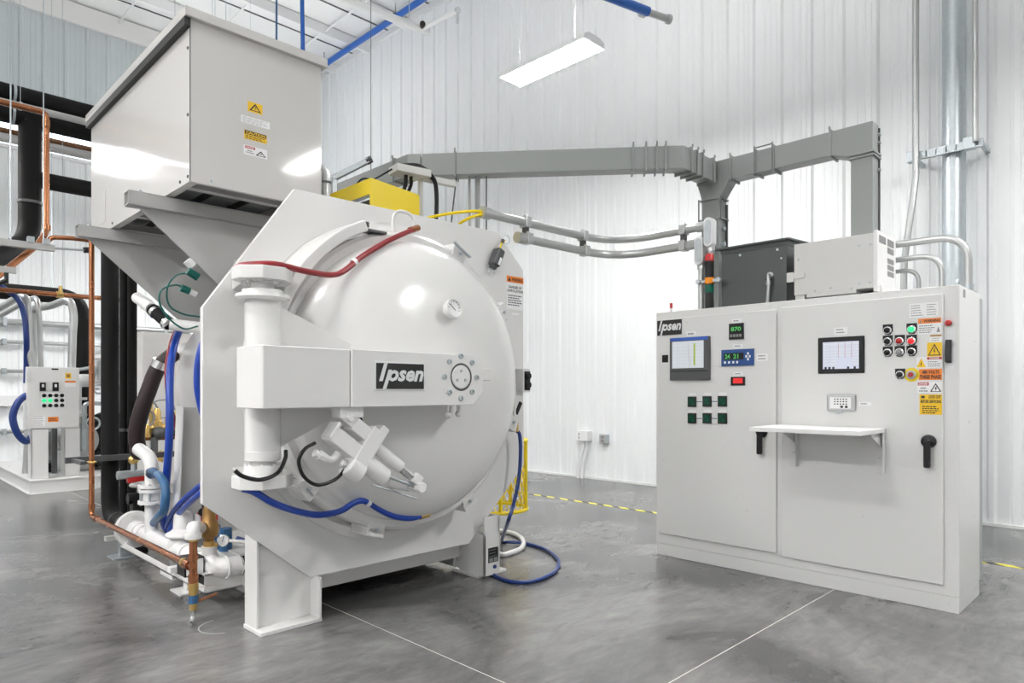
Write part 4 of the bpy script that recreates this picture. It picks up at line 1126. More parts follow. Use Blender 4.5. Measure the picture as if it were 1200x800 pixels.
# square wireway running from above the furnace to the cabinet
ww = thing('cable_wireway', 'square grey steel wireway with flanged joints crossing from the furnace to the control cabinet', 'cable duct', (5.36, 2.9, zt))
Wt, Zb, Zt_ = 0.155, 3.172, 3.352
VY, VX = 2.892, 5.37
def duct(p, q, z0, z1, w=0.135):
    a = Vector((p[0], p[1], 0)); b = Vector((q[0], q[1], 0)); d = (b - a).normalized(); n = Vector((-d.y, d.x, 0))
    return MB().obox(((p[0] + q[0]) / 2, (p[1] + q[1]) / 2, (z0 + z1) / 2), d, n, (0, 0, 1), (b - a).length, w, z1 - z0)
build('riser', MB().box((5.30, 2.812, zt), (5.435, 2.972, 3.04)), 'wire_grey', ww, 0.003)
build('riser', MB().box((5.30, 1.606, zt), (5.435, 1.755, 3.12)), 'wire_grey', ww, 0.003)
build('tee', MB().prism([(5.30, 3.01, 3.17), (5.30, 2.97, 3.04), (5.30, 2.812, 3.04), (5.30, 2.72, 3.17), (5.30, 2.72, 3.352), (5.30, 3.01, 3.352)], (0.135, 0, 0)), 'wire_grey', ww, 0.003)
build('run', MB().box((5.302, 1.90, Zb), (5.433, 2.72, Zt_)), 'wire_grey', ww, 0.003)
build('elbow', MB().prism([(5.30, 1.90, Zb), (5.30, 1.755, 3.12), (5.30, 1.606, 3.12), (5.30, 1.606, Zt_), (5.30, 1.90, Zt_)], (0.135, 0, 0)), 'wire_grey', ww, 0.003)
E0, E1, E2, E3 = (5.36, 2.90), (4.80, 2.90), (3.40, 4.58), (3.40, 6.3)
build('run', duct((5.31, 2.90), (4.84, 2.90), Zb, Zt_), 'wire_grey', ww, 0.003)
mid = lambda a, b, t: (a[0] + (b[0] - a[0]) * t, a[1] + (b[1] - a[1]) * t)
build('elbow', MB().prism([(4.84, 2.8325, Zb), (4.775, 2.8325, Zb), (4.693, 2.922, Zb), (4.797, 3.008, Zb), (4.84, 2.9675, Zb)], (0, 0, Zt_ - Zb)), 'wire_grey', ww, 0.003)
build('run', duct((4.745, 2.965), (3.46, 4.508), Zb + 0.001, Zt_ - 0.001), 'wire_grey', ww, 0.003)
build('elbow', MB().prism([(3.50, 4.57, Zb), (3.40, 4.47, Zb), (3.333, 4.56, Zb), (3.333, 4.72, Zb), (3.467, 4.72, Zb), (3.467, 4.61, Zb)], (0, 0, Zt_ - Zb)), 'wire_grey', ww, 0.003)
build('run', duct((3.40, 4.70), (3.40, 6.3), Zb + 0.001, Zt_ - 0.001), 'wire_grey', ww, 0.003)
def frame_at(c, d, z0, z1, w=0.135, lip=0.016, th=0.014):
    d = Vector((d[0], d[1], 0)).normalized(); n = Vector((-d.y, d.x, 0)); up = Vector((0, 0, 1))
    mb = MB(); c = Vector((c[0], c[1], 0))
    for s in (-1, 1):
        mb.obox(c + n * s * (w / 2 + lip / 2) + up * (z0 + z1) / 2, d, n, up, th, lip, z1 - z0 + 2 * lip)
    mb.obox(c + up * (z1 + lip / 2), d, n, up, th, w, lip)
    mb.obox(c + up * (z0 - lip / 2), d, n, up, th, w, lip)
    for s in (-1, 1):
        mb.obox(c + n * s * (w / 2 + lip) + up * (z1 + lip + 0.006), d, n, up, 0.012, 0.012, 0.024)
    return mb
for (c, d) in ((mid((4.745, 2.965), (3.46, 4.508), 0.012), (-1, 1.2)), (mid((4.745, 2.965), (3.46, 4.508), 0.047), (-1, 1.2)), (mid((4.745, 2.965), (3.46, 4.508), 0.09), (-1, 1.2)), (mid((4.745, 2.965), (3.46, 4.508), 0.14), (-1, 1.2)),
               ((4.88, 2.90), (1, 0)), ((4.97, 2.90), (1, 0)), ((5.06, 2.90), (1, 0)), ((5.24, 2.90), (1, 0)),
               ((5.3675, 2.70), (0, 1)), ((5.3675, 2.49), (0, 1)), ((5.3675, 2.34), (0, 1)), ((5.3675, 1.90), (0, 1)), ((3.40, 4.75), (0, 1)), (mid((4.745, 2.965), (3.46, 4.508), 0.86), (-1, 1.2))):
    build('joint_flange', frame_at(c, d, Zb, Zt_), 'wire_grey', ww, 0.002)
def collar(y0, y1, z, lip=0.016):
    return MB().box((5.30 - lip, y0 - lip, z), (5.30, y1 + lip, z + 0.014)).box((5.435, y0 - lip, z), (5.435 + lip, y1 + lip, z + 0.014)).box((5.30, y0 - lip, z), (5.435, y0, z + 0.014)).box((5.30, y1, z), (5.435, y1 + lip, z + 0.014))
for (y0, y1, z) in ((2.812, 2.972, 3.03), (2.812, 2.972, 2.86), (1.606, 1.755, 3.10), (1.606, 1.755, 3.125)):
    build('joint_flange', collar(y0, y1, z), 'wire_grey', ww, 0.002)
mb = MB()
for y in (2.79, 2.995):
    mb.cyl((5.29, y, 2.85), (5.29, y, 3.05), 0.006, 8)
for x, y in ((5.29, 2.49), (5.29, 2.34)): mb.cyl((5.285, y, Zb - 0.02), (5.285, y, Zt_ + 0.03), 0.006, 6)
mb.cyl((5.285, 2.34, Zt_ + 0.02), (5.285, 2.49, Zt_ + 0.02), 0.005, 6).cyl((5.285, 2.34, Zb - 0.02), (5.285, 2.49, Zb - 0.02), 0.005, 6)
build('tie_rod', mb, 'screen_off', ww)
mb = MB()
for z in (2.65, 2.78): mb.cyl((5.36, 2.812, z), (5.36, 2.785, z), 0.018, 10)
for z in (3.28, 3.02, 2.56, 3.22): mb.cyl((5.42, 1.606, z), (5.42, 1.585, z), 0.014, 8)
build('cover_screw', mb, 'steel', ww)
build('cover_strip', MB().box((5.42, 2.80, 2.35), (5.44, 2.812, 3.0)).box((5.425, 1.595, 2.5), (5.44, 1.606, 3.33)), 'screen_off', ww)
build('drop_strut', MB().box((3.745, 4.15, 2.5), (3.775, 4.18, Zb)).box((3.70, 4.19, 2.5), (3.704, 4.215, Zb)), 'conduit', ww)
build('drop_rod', MB().cyl((3.715, 4.21, 2.5), (3.715, 4.21, Zb), 0.006, 6).cyl((3.80, 4.10, 2.5), (3.80, 4.10, Zb), 0.006, 6).cyl((3.62, 4.27, Zb), (3.55, 4.3, 2.5), 0.006, 6), 'screen_off', ww)
build('hanger_rod', MB().cyl((3.40, 5.2, Zt_), (3.40, 5.2, ZC), 0.003, 6), 'screen_off', ww)

# twin conduits from furnace to cabinet
for zc, nm, y0, x0, fx, fy, fz in ((2.75, 'upper steel conduit with open end and oval fitting between furnace and cabinet', 3.78, 3.46, 5.03, 2.74, 2.66), (2.615, 'lower steel conduit with oval fitting between furnace and cabinet', 3.76, 3.82, 5.03, 2.825, 2.52)):
    cd = thing('conduit', nm, 'conduit', (x0, y0, zc))
    build('tube', MB().tube(fillet([(x0, y0, zc), (5.05, y0 - 0.05, zc), (5.05, fy + 0.02, zc)], 0.55, 14), 0.034, 14), 'conduit', cd)
    build('fitting', MB().prism([(fx - 0.05, fy + 0.04 * math.cos(t), zc - 0.11 + 0.04 * math.sin(t) + (0.12 if math.sin(t) > 0 else -0.04)) for t in [2 * PI * i / 24 for i in range(24)]], (0.075, 0, 0)), 'silver', cd, 0.006)
    build('fitting_cover', MB().prism([(fx - 0.056, fy + 0.028 * math.cos(t), zc - 0.11 + 0.028 * math.sin(t) + (0.11 if math.sin(t) > 0 else -0.03)) for t in [2 * PI * i / 24 for i in range(24)]], (0.006, 0, 0)), 'steel', cd, 0.002)
    build('drop_tube', MB().cyl((fx, fy, zc - 0.15), (fx, fy, zt), 0.026, 14), 'conduit', cd)
    build('coupling', MB().cyl((x0 - 0.005, y0, zc), (x0 + 0.07, y0, zc), 0.045, 16).cyl((5.05, fy + 0.06, zc), (5.05, fy + 0.13, zc), 0.042, 8).cyl((fx, fy, zc - 0.17), (fx, fy, zc - 0.22), 0.034, 8), 'conduit', cd)
    for (x, y) in ((3.92, y0 - 0.015), (4.62, y0 - 0.04), (5.05, 3.0)):
        build('clamp_ring', MB().box((x - 0.03, y - 0.042, zc - 0.042), (x + 0.03, y + 0.042, zc + 0.044)).box((x - 0.012, y - 0.02, zc + 0.04), (x + 0.012, y + 0.02, zc + 0.06)) if y > 3.2 else MB().box((x - 0.042, y - 0.03, zc - 0.042), (x + 0.042, y + 0.03, zc + 0.044)).box((x - 0.02, y - 0.012, zc + 0.04), (x + 0.02, y + 0.012, zc + 0.06)), 'conduit', cd, 0.006)
        if zc > 2.7:
            build('spacer_bar', MB().box((x - 0.02, y - 0.02, 2.655), (x + 0.02, y + 0.02, 2.71)), 'screen_off', cd)
yc = thing('yellow_cable', 'yellow cable pair coming out of the open conduit end above the furnace plate', 'cable', (3.0, 4.5, 2.0))
build('cable', MB().tube(spline([(3.5, 3.78, 2.75), (3.42, 3.80, 2.755), (3.33, 3.92, 2.75), (3.2, 4.1, 2.72), (3.1, 4.3, 2.66), (3.05, 4.5, 2.5), (3.0, 4.6, 2.05)]), 0.012, 8).tube(spline([(3.5, 3.775, 2.74), (3.43, 3.80, 2.725), (3.38, 3.95, 2.68), (3.3, 4.2, 2.5), (3.2, 4.5, 2.0)]), 0.012, 8), 'yellow', yc)

# conduits behind the cabinet
for k, (a, nm) in enumerate((([(5.45, 1.7, 2.46), (5.45, 1.05, 2.46), (5.45, 1.05, 2.06)], 'tallest of three bent conduits looping onto the control cabinet'), ([(5.52, 1.7, 2.36), (5.52, 1.22, 2.36), (5.52, 1.22, 2.06)], 'middle one of three bent conduits looping onto the control cabinet'), ([(5.5, 1.66, 2.27), (5.5, 1.36, 2.27), (5.5, 1.36, 2.06)], 'lowest of three bent conduits looping onto the control cabinet'))):
    cd = thing('conduit', nm, 'conduit', (a[-1][0], a[-1][1], zt), 'bent conduits behind the cooling unit')
    build('tube', MB().tube(fillet([(a[0][0], a[0][1], zt), (a[0][0], a[0][1], a[0][2])] + a[1:], 0.2 - 0.03 * k, 10), 0.025 - 0.005 * k, 12), 'conduit', cd)
    build('coupling', MB().cyl((a[2][0], a[2][1], 2.06), (a[2][0], a[2][1], 2.12), 0.031 - 0.005 * k, 10), 'steel', cd)
    build('lock_nut', MB().cyl((a[2][0], a[2][1], 2.06), (a[2][0], a[2][1], 2.072), 0.045 - 0.006 * k, 8), 'steel', cd)

# ---------------- wall conduits and strut behind the cabinet
def wallx(px, py, X=8.35):
    return None
bigc = thing('wall_duct_pipe', 'large galvanised vertical pipe running up the back wall behind the control cabinet', 'pipe', (8.2, 1.6, 0))
PX = (8.200, 1.705, 2.792)
build('pipe', MB().cyl((8.2, PX[1], 0), (8.2, PX[1], ZC), 0.105, 28), 'steel', bigc)
build('floor_flange', MB().lathe((8.2, PX[1], 0), (0, 0, 1), [(0, 0), (0.17, 0), (0.17, 0.02), (0.1, 0.03), (0, 0.03)], 24), 'steel', bigc)
st = thing('strut_rail', 'slotted steel strut rail holding thin conduits against the back wall', 'bracket', (8.05, 1.9, 4.2))
a, b = (8.050, 2.052, 3.869), (8.050, 1.428, 3.864)
zs = (a[2] + b[2]) / 2
mb = MB().box((8.03, b[1], zs - 0.04), (8.07, a[1], zs - 0.03)).box((8.03, b[1], zs + 0.03), (8.07, a[1], zs + 0.04)).box((8.06, b[1], zs - 0.04), (8.07, a[1], zs + 0.04))
n = 7
L_ = a[1] - b[1]
for i in range(n + 1):
    yy = b[1] + L_ * i / n
    mb.box((8.03, max(b[1], yy - 0.05), zs - 0.03), (8.06, min(a[1], yy + 0.05), zs + 0.03))
build('rail', mb, 'steel', st)
build('end_clamp', MB().box((8.0, a[1] - 0.05, zs - 0.06), (8.09, a[1] + 0.04, zs + 0.05)).box((8.0, b[1] + 0.06, zs - 0.05), (8.09, b[1] + 0.16, zs + 0.07)), 'steel', st, 0.006)
build('stand_off', MB().box((8.07, a[1] - 0.02, zs - 0.02), (8.46, a[1] + 0.02, zs + 0.02)).box((8.07, b[1], zs - 0.02), (8.46, b[1] + 0.04, zs + 0.02)), 'steel', st)
c1 = (7.980, 2.003, 4.590)
tag(build('thin_conduit', MB().tube(spline([(7.98, c1[1], ZC), (7.98, c1[1], 7.5), (7.98, c1[1], 5.5), (7.98, c1[1], zs), (7.975, c1[1], zs - 0.25), (7.95, c1[1] + 0.06, zs - 0.8), (7.95, c1[1] + 0.1, zs - 1.2), (7.95, c1[1] + 0.1, 2.0), (7.95, c1[1] + 0.1, 0.0)], 6), 0.033, 10), 'conduit'), 'thin conduit with a slight bend running down past the strut rail to the floor', 'conduit')
c2 = (7.980, 1.479, 4.422)
tag(build('thin_conduit', MB().cyl((7.98, c2[1], ZC), (7.98, c2[1], zs), 0.026, 10), 'conduit'), 'thin conduit coming down from the ceiling to the outer end of the strut rail', 'conduit')

# ================================================================== ABOVE THE FURNACE
yg = thing('machine_guard', 'yellow sheet-metal guard standing on top of the furnace behind the front plate', 'guard', (2.98, 4.5, 2.1))
build('front_panel', MB().prism([(2.76, 4.22, 2.62), (3.20, 4.22, 2.62), (3.20, 4.22, 2.905), (3.185, 4.22, 2.92), (2.76, 4.22, 2.955)], (0, 0.006, 0)), 'yellow', yg)
build('side_panel', MB().prism([(2.76, 4.226, 2.955), (2.76, 4.80, 2.955), (2.76, 4.80, 2.60), (2.76, 4.66, 2.60), (2.76, 4.66, 2.84), (2.76, 4.24, 2.84), (2.76, 4.226, 2.62)], (0.006, 0, 0)), 'yellow', yg)
build('side_panel', MB().box((3.194, 4.226, 2.60), (3.20, 4.80, 2.90)), 'yellow', yg)
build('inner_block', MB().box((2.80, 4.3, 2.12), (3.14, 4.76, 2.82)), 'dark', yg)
build('guard_post', MB().box((2.765, 4.226, 2.05), (2.79, 4.25, 2.65)).box((3.16, 4.226, 2.0), (3.19, 4.25, 2.65)), 'screen_off', yg)
jb = thing('junction_head', 'cream junction head with black cables held above the yellow guard', 'junction box', (3.25, 4.6, 2.95))
build('head', MB().obox((3.20, 4.34, 3.12), (0.98, -0.17, 0), (0.17, 0.98, 0), (0, 0, 1), 0.30, 0.16, 0.06).obox((3.46, 4.30, 3.10), (0.98, -0.17, 0), (0.17, 0.98, 0), (0, 0, 1), 0.30, 0.05, 0.05), 'beige', jb, 0.006)
build('cable', MB().tube(spline([(3.10, 4.33, 3.15), (3.25, 4.30, 3.175), (3.36, 4.28, 3.12), (3.40, 4.26, 3.0), (3.39, 4.26, 2.6), (3.37, 4.3, 1.8)]), 0.018, 8), 'black', jb)
build('cable', MB().tube(spline([(3.16, 4.34, 3.09), (3.15, 4.34, 3.0), (3.10, 4.36, 2.8)]), 0.016, 8).tube(spline([(3.21, 4.34, 3.09), (3.2, 4.34, 3.0), (3.12, 4.4, 2.8)]), 0.014, 8).tube(spline([(3.05, 4.37, 3.12), (2.95, 4.45, 3.04), (2.85, 4.6, 2.96), (2.75, 4.85, 2.15)]), 0.007, 6), 'black', jb)
build('stand', MB().box((3.29, 4.33, 1.75), (3.32, 4.36, 3.10)), 'beige', jb, 0.002)
su = thing('strut_channel', 'bright slotted strut arm standing askew above the furnace beside the power box', 'bracket', (2.6, 5.5, 2.1))
sa, sb = Vector((2.92, 5.1, 3.16)), Vector((3.18, 4.9, 3.345))
d = (sb - sa).normalized()
nn = d.cross(Vector((0, 0, 1))).normalized(); kk = nn.cross(d)
build('channel', MB().obox((sa + sb) / 2 + kk * 0.018, d, nn, kk, (sb - sa).length, 0.045, 0.005).obox((sa + sb) / 2 + nn * 0.02, d, nn, kk, (sb - sa).length, 0.005, 0.041).obox((sa + sb) / 2 - nn * 0.02, d, nn, kk, (sb - sa).length, 0.005, 0.041), 'steel', su)
build('post', MB().box((2.93, 5.05, 2.05), (2.97, 5.09, 3.19)), 'steel', su, 0.003)
build('end_fitting', MB().cyl(sb - d * 0.02, sb + d * 0.03, 0.03, 6), 'screen_off', su)
bw = thing('vent_pipe', 'short silver pipe with elbow beside the power box above the furnace plate', 'pipe', (2.55, 4.9, 2.1))
build('pipe', MB().tube(fillet([(2.36, 4.95, 3.16), (2.74, 4.84, 3.16), (2.74, 4.84, 2.1)], 0.09, 8), 0.042, 14), 'conduit', bw)
build('band', MB().cyl((2.64, 4.869, 3.16), (2.66, 4.863, 3.16), 0.048, 14).cyl((2.74, 4.84, 3.04), (2.74, 4.84, 3.055), 0.048, 14), 'screen_off', bw)
build('bracket', MB().box((2.66, 4.80, 2.1), (2.69, 4.86, 3.12)).box((2.69, 4.82, 2.6), (2.72, 4.85, 2.64)).box((2.69, 4.82, 3.0), (2.72, 4.85, 3.03)), 'bracket', bw)

# ================================================================== RIGHT SIDE OF THE FURNACE
ah = tag(build('air_hose', MB().tube(spline([(3.70, 3.65, 1.09), (3.734, 3.650, 1.050), (3.733, 3.640, 0.918), (3.704, 3.630, 0.724), (3.638, 3.620, 0.536), (3.574, 3.620, 0.402), (4.258, 4.389, 0.030), (4.278, 4.321, 0.030), (4.389, 4.225, 0.016), (4.360, 3.959, 0.015), (4.207, 3.688, 0.015), (4.057, 3.529, 0.015), (3.835, 3.396, 0.015), (3.592, 3.346, 0.015), (3.460, 3.417, 0.015), (3.450, 3.584, 0.015), (3.522, 3.761, 0.018), (3.591, 3.875, 0.030), (3.48, 3.66, 0.08), (3.50, 3.9, 0.05)], 8), 0.0145, 10), 'navy'), 'navy blue air hose hanging from the furnace plate and looping over the floor', 'hose')
fh = tag(build('floor_hose', MB().tube(spline([(4.583, 4.748, 0.022), (4.594, 4.570, 0.022), (4.466, 4.332, 0.022), (4.247, 4.120, 0.022), (4.051, 4.051, 0.022), (3.943, 4.117, 0.022), (4.3, 4.8, 0.022)]), 0.022, 10), 'cab'), 'pale grey hose curled on the floor behind the furnace foot', 'hose')

bg_ = thing('mesh_guard', 'yellow expanded-metal guard basket standing behind the furnace plate by the blue air hose', 'guard', (4.55, 4.6, 0))
gc_ = (4.50, 4.72); gr = 0.30
build('rim', MB().torus((gc_[0], gc_[1], 0.26), (0, 0, 1), gr, 0.018, 40, 8).torus((gc_[0], gc_[1], 0.92), (0, 0, 1), gr, 0.014, 40, 8), 'yellow', bg_)
mb = MB()
nseg = 30
for i in range(nseg):
    for k in range(9):
        z0 = 0.26 + 0.66 * k / 9; z1 = 0.26 + 0.66 * (k + 1) / 9
        for s in (-1, 1):
            a0 = 2 * PI * (i + 0.5 * (k % 2)) / nseg
            a1 = a0 + s * PI / nseg
            p = Vector((gc_[0] + gr * math.cos(a0), gc_[1] + gr * math.sin(a0), z0)); q = Vector((gc_[0] + gr * math.cos(a1), gc_[1] + gr * math.sin(a1), z1))
            mb.tube([p, q], 0.006, 4, False)
g = build('expanded_mesh', mb, 'yellow', bg_); g['kind'] = 'stuff'
mb = MB()
for a in (0.3, 1.6, 2.9, 4.1, 5.2):
    mb.box((gc_[0] + gr * math.cos(a) - 0.012, gc_[1] + gr * math.sin(a) - 0.012, 0.26), (gc_[0] + gr * math.cos(a) + 0.012, gc_[1] + gr * math.sin(a) + 0.012, 0.92))
build('guard_post', mb, 'yellow', bg_)
build('mounting_arm', MB().box((3.40, 4.78, 0.24), (4.25, 4.81, 0.27)).box((3.40, 4.86, 0.24), (4.25, 4.89, 0.27)), 'yellow', bg_)

# outlets on the back wall
ob = thing('wall_outlet', 'white outlet box with two curved conduits down to the floor on the back wall', 'outlet', (8.42, 7.0, 0.9))
p = (8.400, 6.785, 0.666)
oy, oz = p[1], p[2]
build('box', MB().box((8.33, oy - 0.13, oz - 0.07), (8.455, oy + 0.07, oz + 0.09)), 'sign_white', ob, 0.006)
build('face', MB().box((8.322, oy - 0.0, oz - 0.05), (8.33, oy + 0.06, oz + 0.07)), 'sign_white', ob, 0.003)
build('socket', MB().box((8.319, oy + 0.018, oz + 0.025), (8.322, oy + 0.042, oz + 0.05)).box((8.319, oy + 0.018, oz - 0.03), (8.322, oy + 0.042, oz - 0.005)), 'grey_ink', ob)
for k in (0, 1):
    yy = oy - 0.01 - 0.07 * k
    build('conduit', MB().tube(spline([(8.39, yy, oz - 0.05), (8.39, yy + 0.01, oz - 0.2), (8.37, yy + 0.07, oz - 0.42), (8.36, yy + 0.09, oz - 0.6), (8.36, yy + 0.09, 0.0)]), 0.026, 10), 'sign_white', ob)
p = (8.400, 6.380, 0.646)
gb = thing('wall_socket', 'small grey steel socket box alone on the back wall', 'outlet', (8.4, p[1], p[2]))
build('box', MB().box((8.36, p[1] - 0.065, p[2] - 0.07), (8.455, p[1] + 0.065, p[2] + 0.07)), 'steel', gb, 0.004)
build('cover', MB().box((8.353, p[1] - 0.06, p[2] - 0.065), (8.36, p[1] + 0.06, p[2] + 0.065)), 'bracket', gb, 0.003)
build('receptacle', MB().box((8.349, p[1] - 0.03, p[2] + 0.01), (8.353, p[1] + 0.02, p[2] + 0.045)).box((8.349, p[1] - 0.03, p[2] - 0.045), (8.353, p[1] + 0.02, p[2] - 0.01)), 'grey_ink', gb)

# ================================================================== COOLING WATER PIPEWORK BESIDE THE FURNACE
PXm, PZm = 1.75, 0.245
wm = thing('water_manifold', 'white painted cooling water pipe with flange and elbow along the furnace side', 'pipe', (1.75, 5.3, 0.1))
build('main_pipe', MB().tube(fillet([(PXm, 6.18, PZm), (PXm, 4.43, PZm), (1.88, 4.43, PZm)], 0.10, 8), 0.062, 20), 'pipe_white', wm)
build('flange', MB().cyl((PXm, 6.22, PZm), (PXm, 6.19, PZm), 0.15, 32).cyl((PXm, 6.185, PZm), (PXm, 6.155, PZm), 0.15, 32), 'pipe_white', wm)
mb = MB()
for i in range(8):
    a = PI / 4 * i + 0.2
    mb.cyl((PXm + 0.12 * math.cos(a), 6.14, PZm + 0.12 * math.sin(a)), (PXm + 0.12 * math.cos(a), 6.23, PZm + 0.12 * math.sin(a)), 0.014, 6)
build('flange_bolt', mb, 'pipe_white', wm)
build('pipe_sleeve', MB().cyl((PXm, 6.155, PZm), (PXm, 6.03, PZm), 0.075, 20).cyl((PXm, 4.80, PZm), (PXm, 4.73, PZm), 0.075, 20).cyl((PXm, 4.68, PZm), (PXm, 4.60, PZm), 0.07, 20), 'pipe_white', wm)
build('u_bolt', MB().torus((PXm, 5.93, PZm), (0, 1, 0), 0.068, 0.008, 20, 6).torus((PXm, 4.98, PZm), (0, 1, 0), 0.068, 0.008, 20, 6).torus((1.79, 4.43, PZm), (1, 0, 0), 0.068, 0.008, 20, 6), 'pipe_white', wm)
# vertical branch with flanges and top elbow
VYm = 5.76
build('branch_pipe', MB().tube(fillet([(PXm, VYm, PZm), (PXm, VYm, 0.86), (PXm - 0.02, 6.02, 0.92)], 0.12, 8), 0.052, 18), 'pipe_white', wm)
build('branch_flange', MB().cyl((PXm, VYm, 0.66), (PXm, VYm, 0.635), 0.10, 28).cyl((PXm, VYm, 0.625), (PXm, VYm, 0.60), 0.095, 28).cyl((PXm, VYm, 0.535), (PXm, VYm, 0.51), 0.10, 28).cyl((PXm, VYm, 0.60), (PXm, VYm, 0.54), 0.07, 20), 'pipe_white', wm)
mb = MB()
for i in range(6):
    a = PI / 3 * i
    mb.cyl((PXm + 0.08 * math.cos(a), VYm + 0.08 * math.sin(a), 0.50), (PXm + 0.08 * math.cos(a), VYm + 0.08 * math.sin(a), 0.67), 0.01, 6)
build('flange_bolt', mb, 'steel', wm)
build('pressure_gauge', MB().cyl((PXm - 0.03, VYm - 0.09, 0.76), (PXm - 0.035, VYm - 0.12, 0.76), 0.045, 20).cyl((PXm, VYm, 0.74), (PXm - 0.03, VYm - 0.10, 0.75), 0.012, 8), 'chrome', wm)
# bell-shaped regulator
RY = 5.2
rg = thing('pressure_regulator', 'white bell-shaped pressure regulator with adjusting screw on the water pipe', 'valve', (PXm, RY, PZm))
build('bonnet', MB().lathe((1.79, RY, 0), (0, 0, 1), [(0.0, 0.30), (0.06, 0.30), (0.07, 0.325), (0.118, 0.335), (0.122, 0.345), (0.118, 0.356), (0.085, 0.372), (0.068, 0.39), (0.062, 0.49), (0.045, 0.512), (0.022, 0.518), (0.018, 0.535), (0.009, 0.54), (0.009, 0.595), (0.013, 0.598), (0.013, 0.612), (0, 0.613)], 32), 'pipe_white', rg)
build('valve_body', MB().ball((1.77, RY, 0.27), 0.085), 'pipe_white', rg)
# solenoid valve
sv = thing('solenoid_valve', 'red and black solenoid valve on a blue body behind the white regulator', 'valve', (1.92, RY, 0.3))
build('coil', MB().box((1.865, 5.05, 0.42), (1.985, 5.15, 0.50)).cyl((1.92, 5.1, 0.50), (1.92, 5.1, 0.53), 0.05), 'red', sv, 0.008)
build('cap', MB().cyl((1.92, 5.1, 0.53), (1.92, 5.1, 0.58), 0.034, 10).cyl((1.92, 5.1, 0.58), (1.92, 5.1, 0.60), 0.045, 10).cyl((1.88, 5.05, 0.52), (1.86, 5.02, 0.52), 0.03, 10), 'black', sv)
build('label', MB().box((1.855, 5.06, 0.40), (1.866, 5.15, 0.49)), 'sign_white', sv)
build('valve_body', MB().cyl((1.93, 5.0, 0.30), (1.93, 5.0, 0.42), 0.05).cyl((1.95, 4.83, 0.22), (1.95, 4.83, 0.42), 0.045, 14).box((1.90, 4.9, 0.20), (1.99, 5.12, 0.31)), 'dull_blue', sv, 0.006)
# brass relief valve
BX, BY = 1.76, 4.63
rv = thing('relief_valve', 'tall brass safety relief valve on the white water pipe next to the furnace plate', 'valve', (BX, BY, PZm))
build('body', MB().lathe((BX, BY, 0), (0, 0, 1), [(0, 0.38), (0.032, 0.38), (0.032, 0.415), (0.05, 0.42), (0.062, 0.44), (0.062, 0.50), (0.05, 0.52), (0.043, 0.53), (0.04, 0.61), (0, 0.61)], 28), 'bronze', rv)
build('cap', MB().cyl((BX, BY, 0.61), (BX, BY, 0.64), 0.033, 6).cyl((BX, BY, 0.64), (BX, BY, 0.69), 0.022, 12), 'brass', rv)
build('outlet_stub', MB().cyl((BX - 0.02, BY - 0.01, 0.48), (BX - 0.08, BY - 0.035, 0.49), 0.042, 16), 'bronze', rv)
build('inlet_nut', MB().cyl((BX, BY, 0.355), (BX, BY, 0.39), 0.038, 6), 'brass', rv)
build('elbow', MB().tube(fillet([(BX - 0.07, BY - 0.03, 0.49), (1.50, 4.19, 0.58), (1.50, 4.19, 0.52)], 0.09, 8), 0.04, 16).cyl((1.5, 4.19, 0.545), (1.5, 4.19, 0.515), 0.047, 16), 'pipe_white', rv)
build('riser', MB().cyl((BX, BY, PZm), (BX, BY, 0.355), 0.05, 16).cyl((BX, BY, 0.265), (BX, BY, 0.295), 0.06, 16), 'pipe_white', rv)
dg = thing('dial_gauge', 'small white dial gauge beside the brass relief valve', 'gauge', (BX + 0.03, BY - 0.08, 0.36))
gax = Vector((-0.5, -0.85, 0.1)).normalized(); gcc = Vector((BX + 0.045, BY - 0.12, 0.405))
build('case', MB().lathe(gcc, gax, [(0, -0.02), (0.037, -0.02), (0.039, 0.01), (0.034, 0.012), (0.033, 0.006), (0, 0.006)], 24), 'chrome', dg)
build('face', MB().lathe(gcc, gax, [(0.033, 0.007), (0, 0.0075)], 24), 'sign_white', dg)
build('needle', MB().obox(gcc + gax * 0.009 + Vector((0, 0, 0.01)), (0.3, 0, 0.95), gax, (0.95, 0, -0.3), 0.04, 0.001, 0.004), 'ink', dg)
build('stem', MB().cyl(gcc - gax * 0.02, (BX + 0.01, BY, 0.34), 0.012, 8), 'brass', dg)
# black hose coupling after the elbow
bh = thing('hose_coupling', 'black rubber hose with steel clamps leaving the white elbow under the furnace', 'hose', (2.05, 4.43, PZm))
build('hose', MB().tube(spline([(1.87, 4.43, PZm), (2.1, 4.43, PZm), (2.3, 4.45, PZm + 0.005), (2.6, 4.6, PZm + 0.05)]), 0.056, 16), 'black_foam', bh)
build('clamp', MB().cyl((1.875, 4.43, PZm), (1.887, 4.43, PZm), 0.064, 20).cyl((1.90, 4.43, PZm), (1.912, 4.43, PZm), 0.064, 20).cyl((1.94, 4.43, PZm), (1.952, 4.43, PZm), 0.064, 20).cyl((1.88, 4.41, PZm + 0.065), (1.92, 4.41, PZm + 0.065), 0.01, 6), 'chrome', bh)
# flow meter box
fm = thing('flow_meter', 'small black and white meter box behind the copper drain pipe', 'meter', (1.63, 4.6, 0.25))
build('case', MB().box((1.565, 4.52, 0.20), (1.69, 4.66, 0.32)), 'black', fm, 0.006)
build('face', MB().box((1.575, 4.515, 0.21), (1.68, 4.521, 0.31)), 'sign_white', fm, 0.003)
build('mounting', MB().box((1.62, 4.56, 0.18), (1.74, 4.62, 0.24)), 'black', fm)
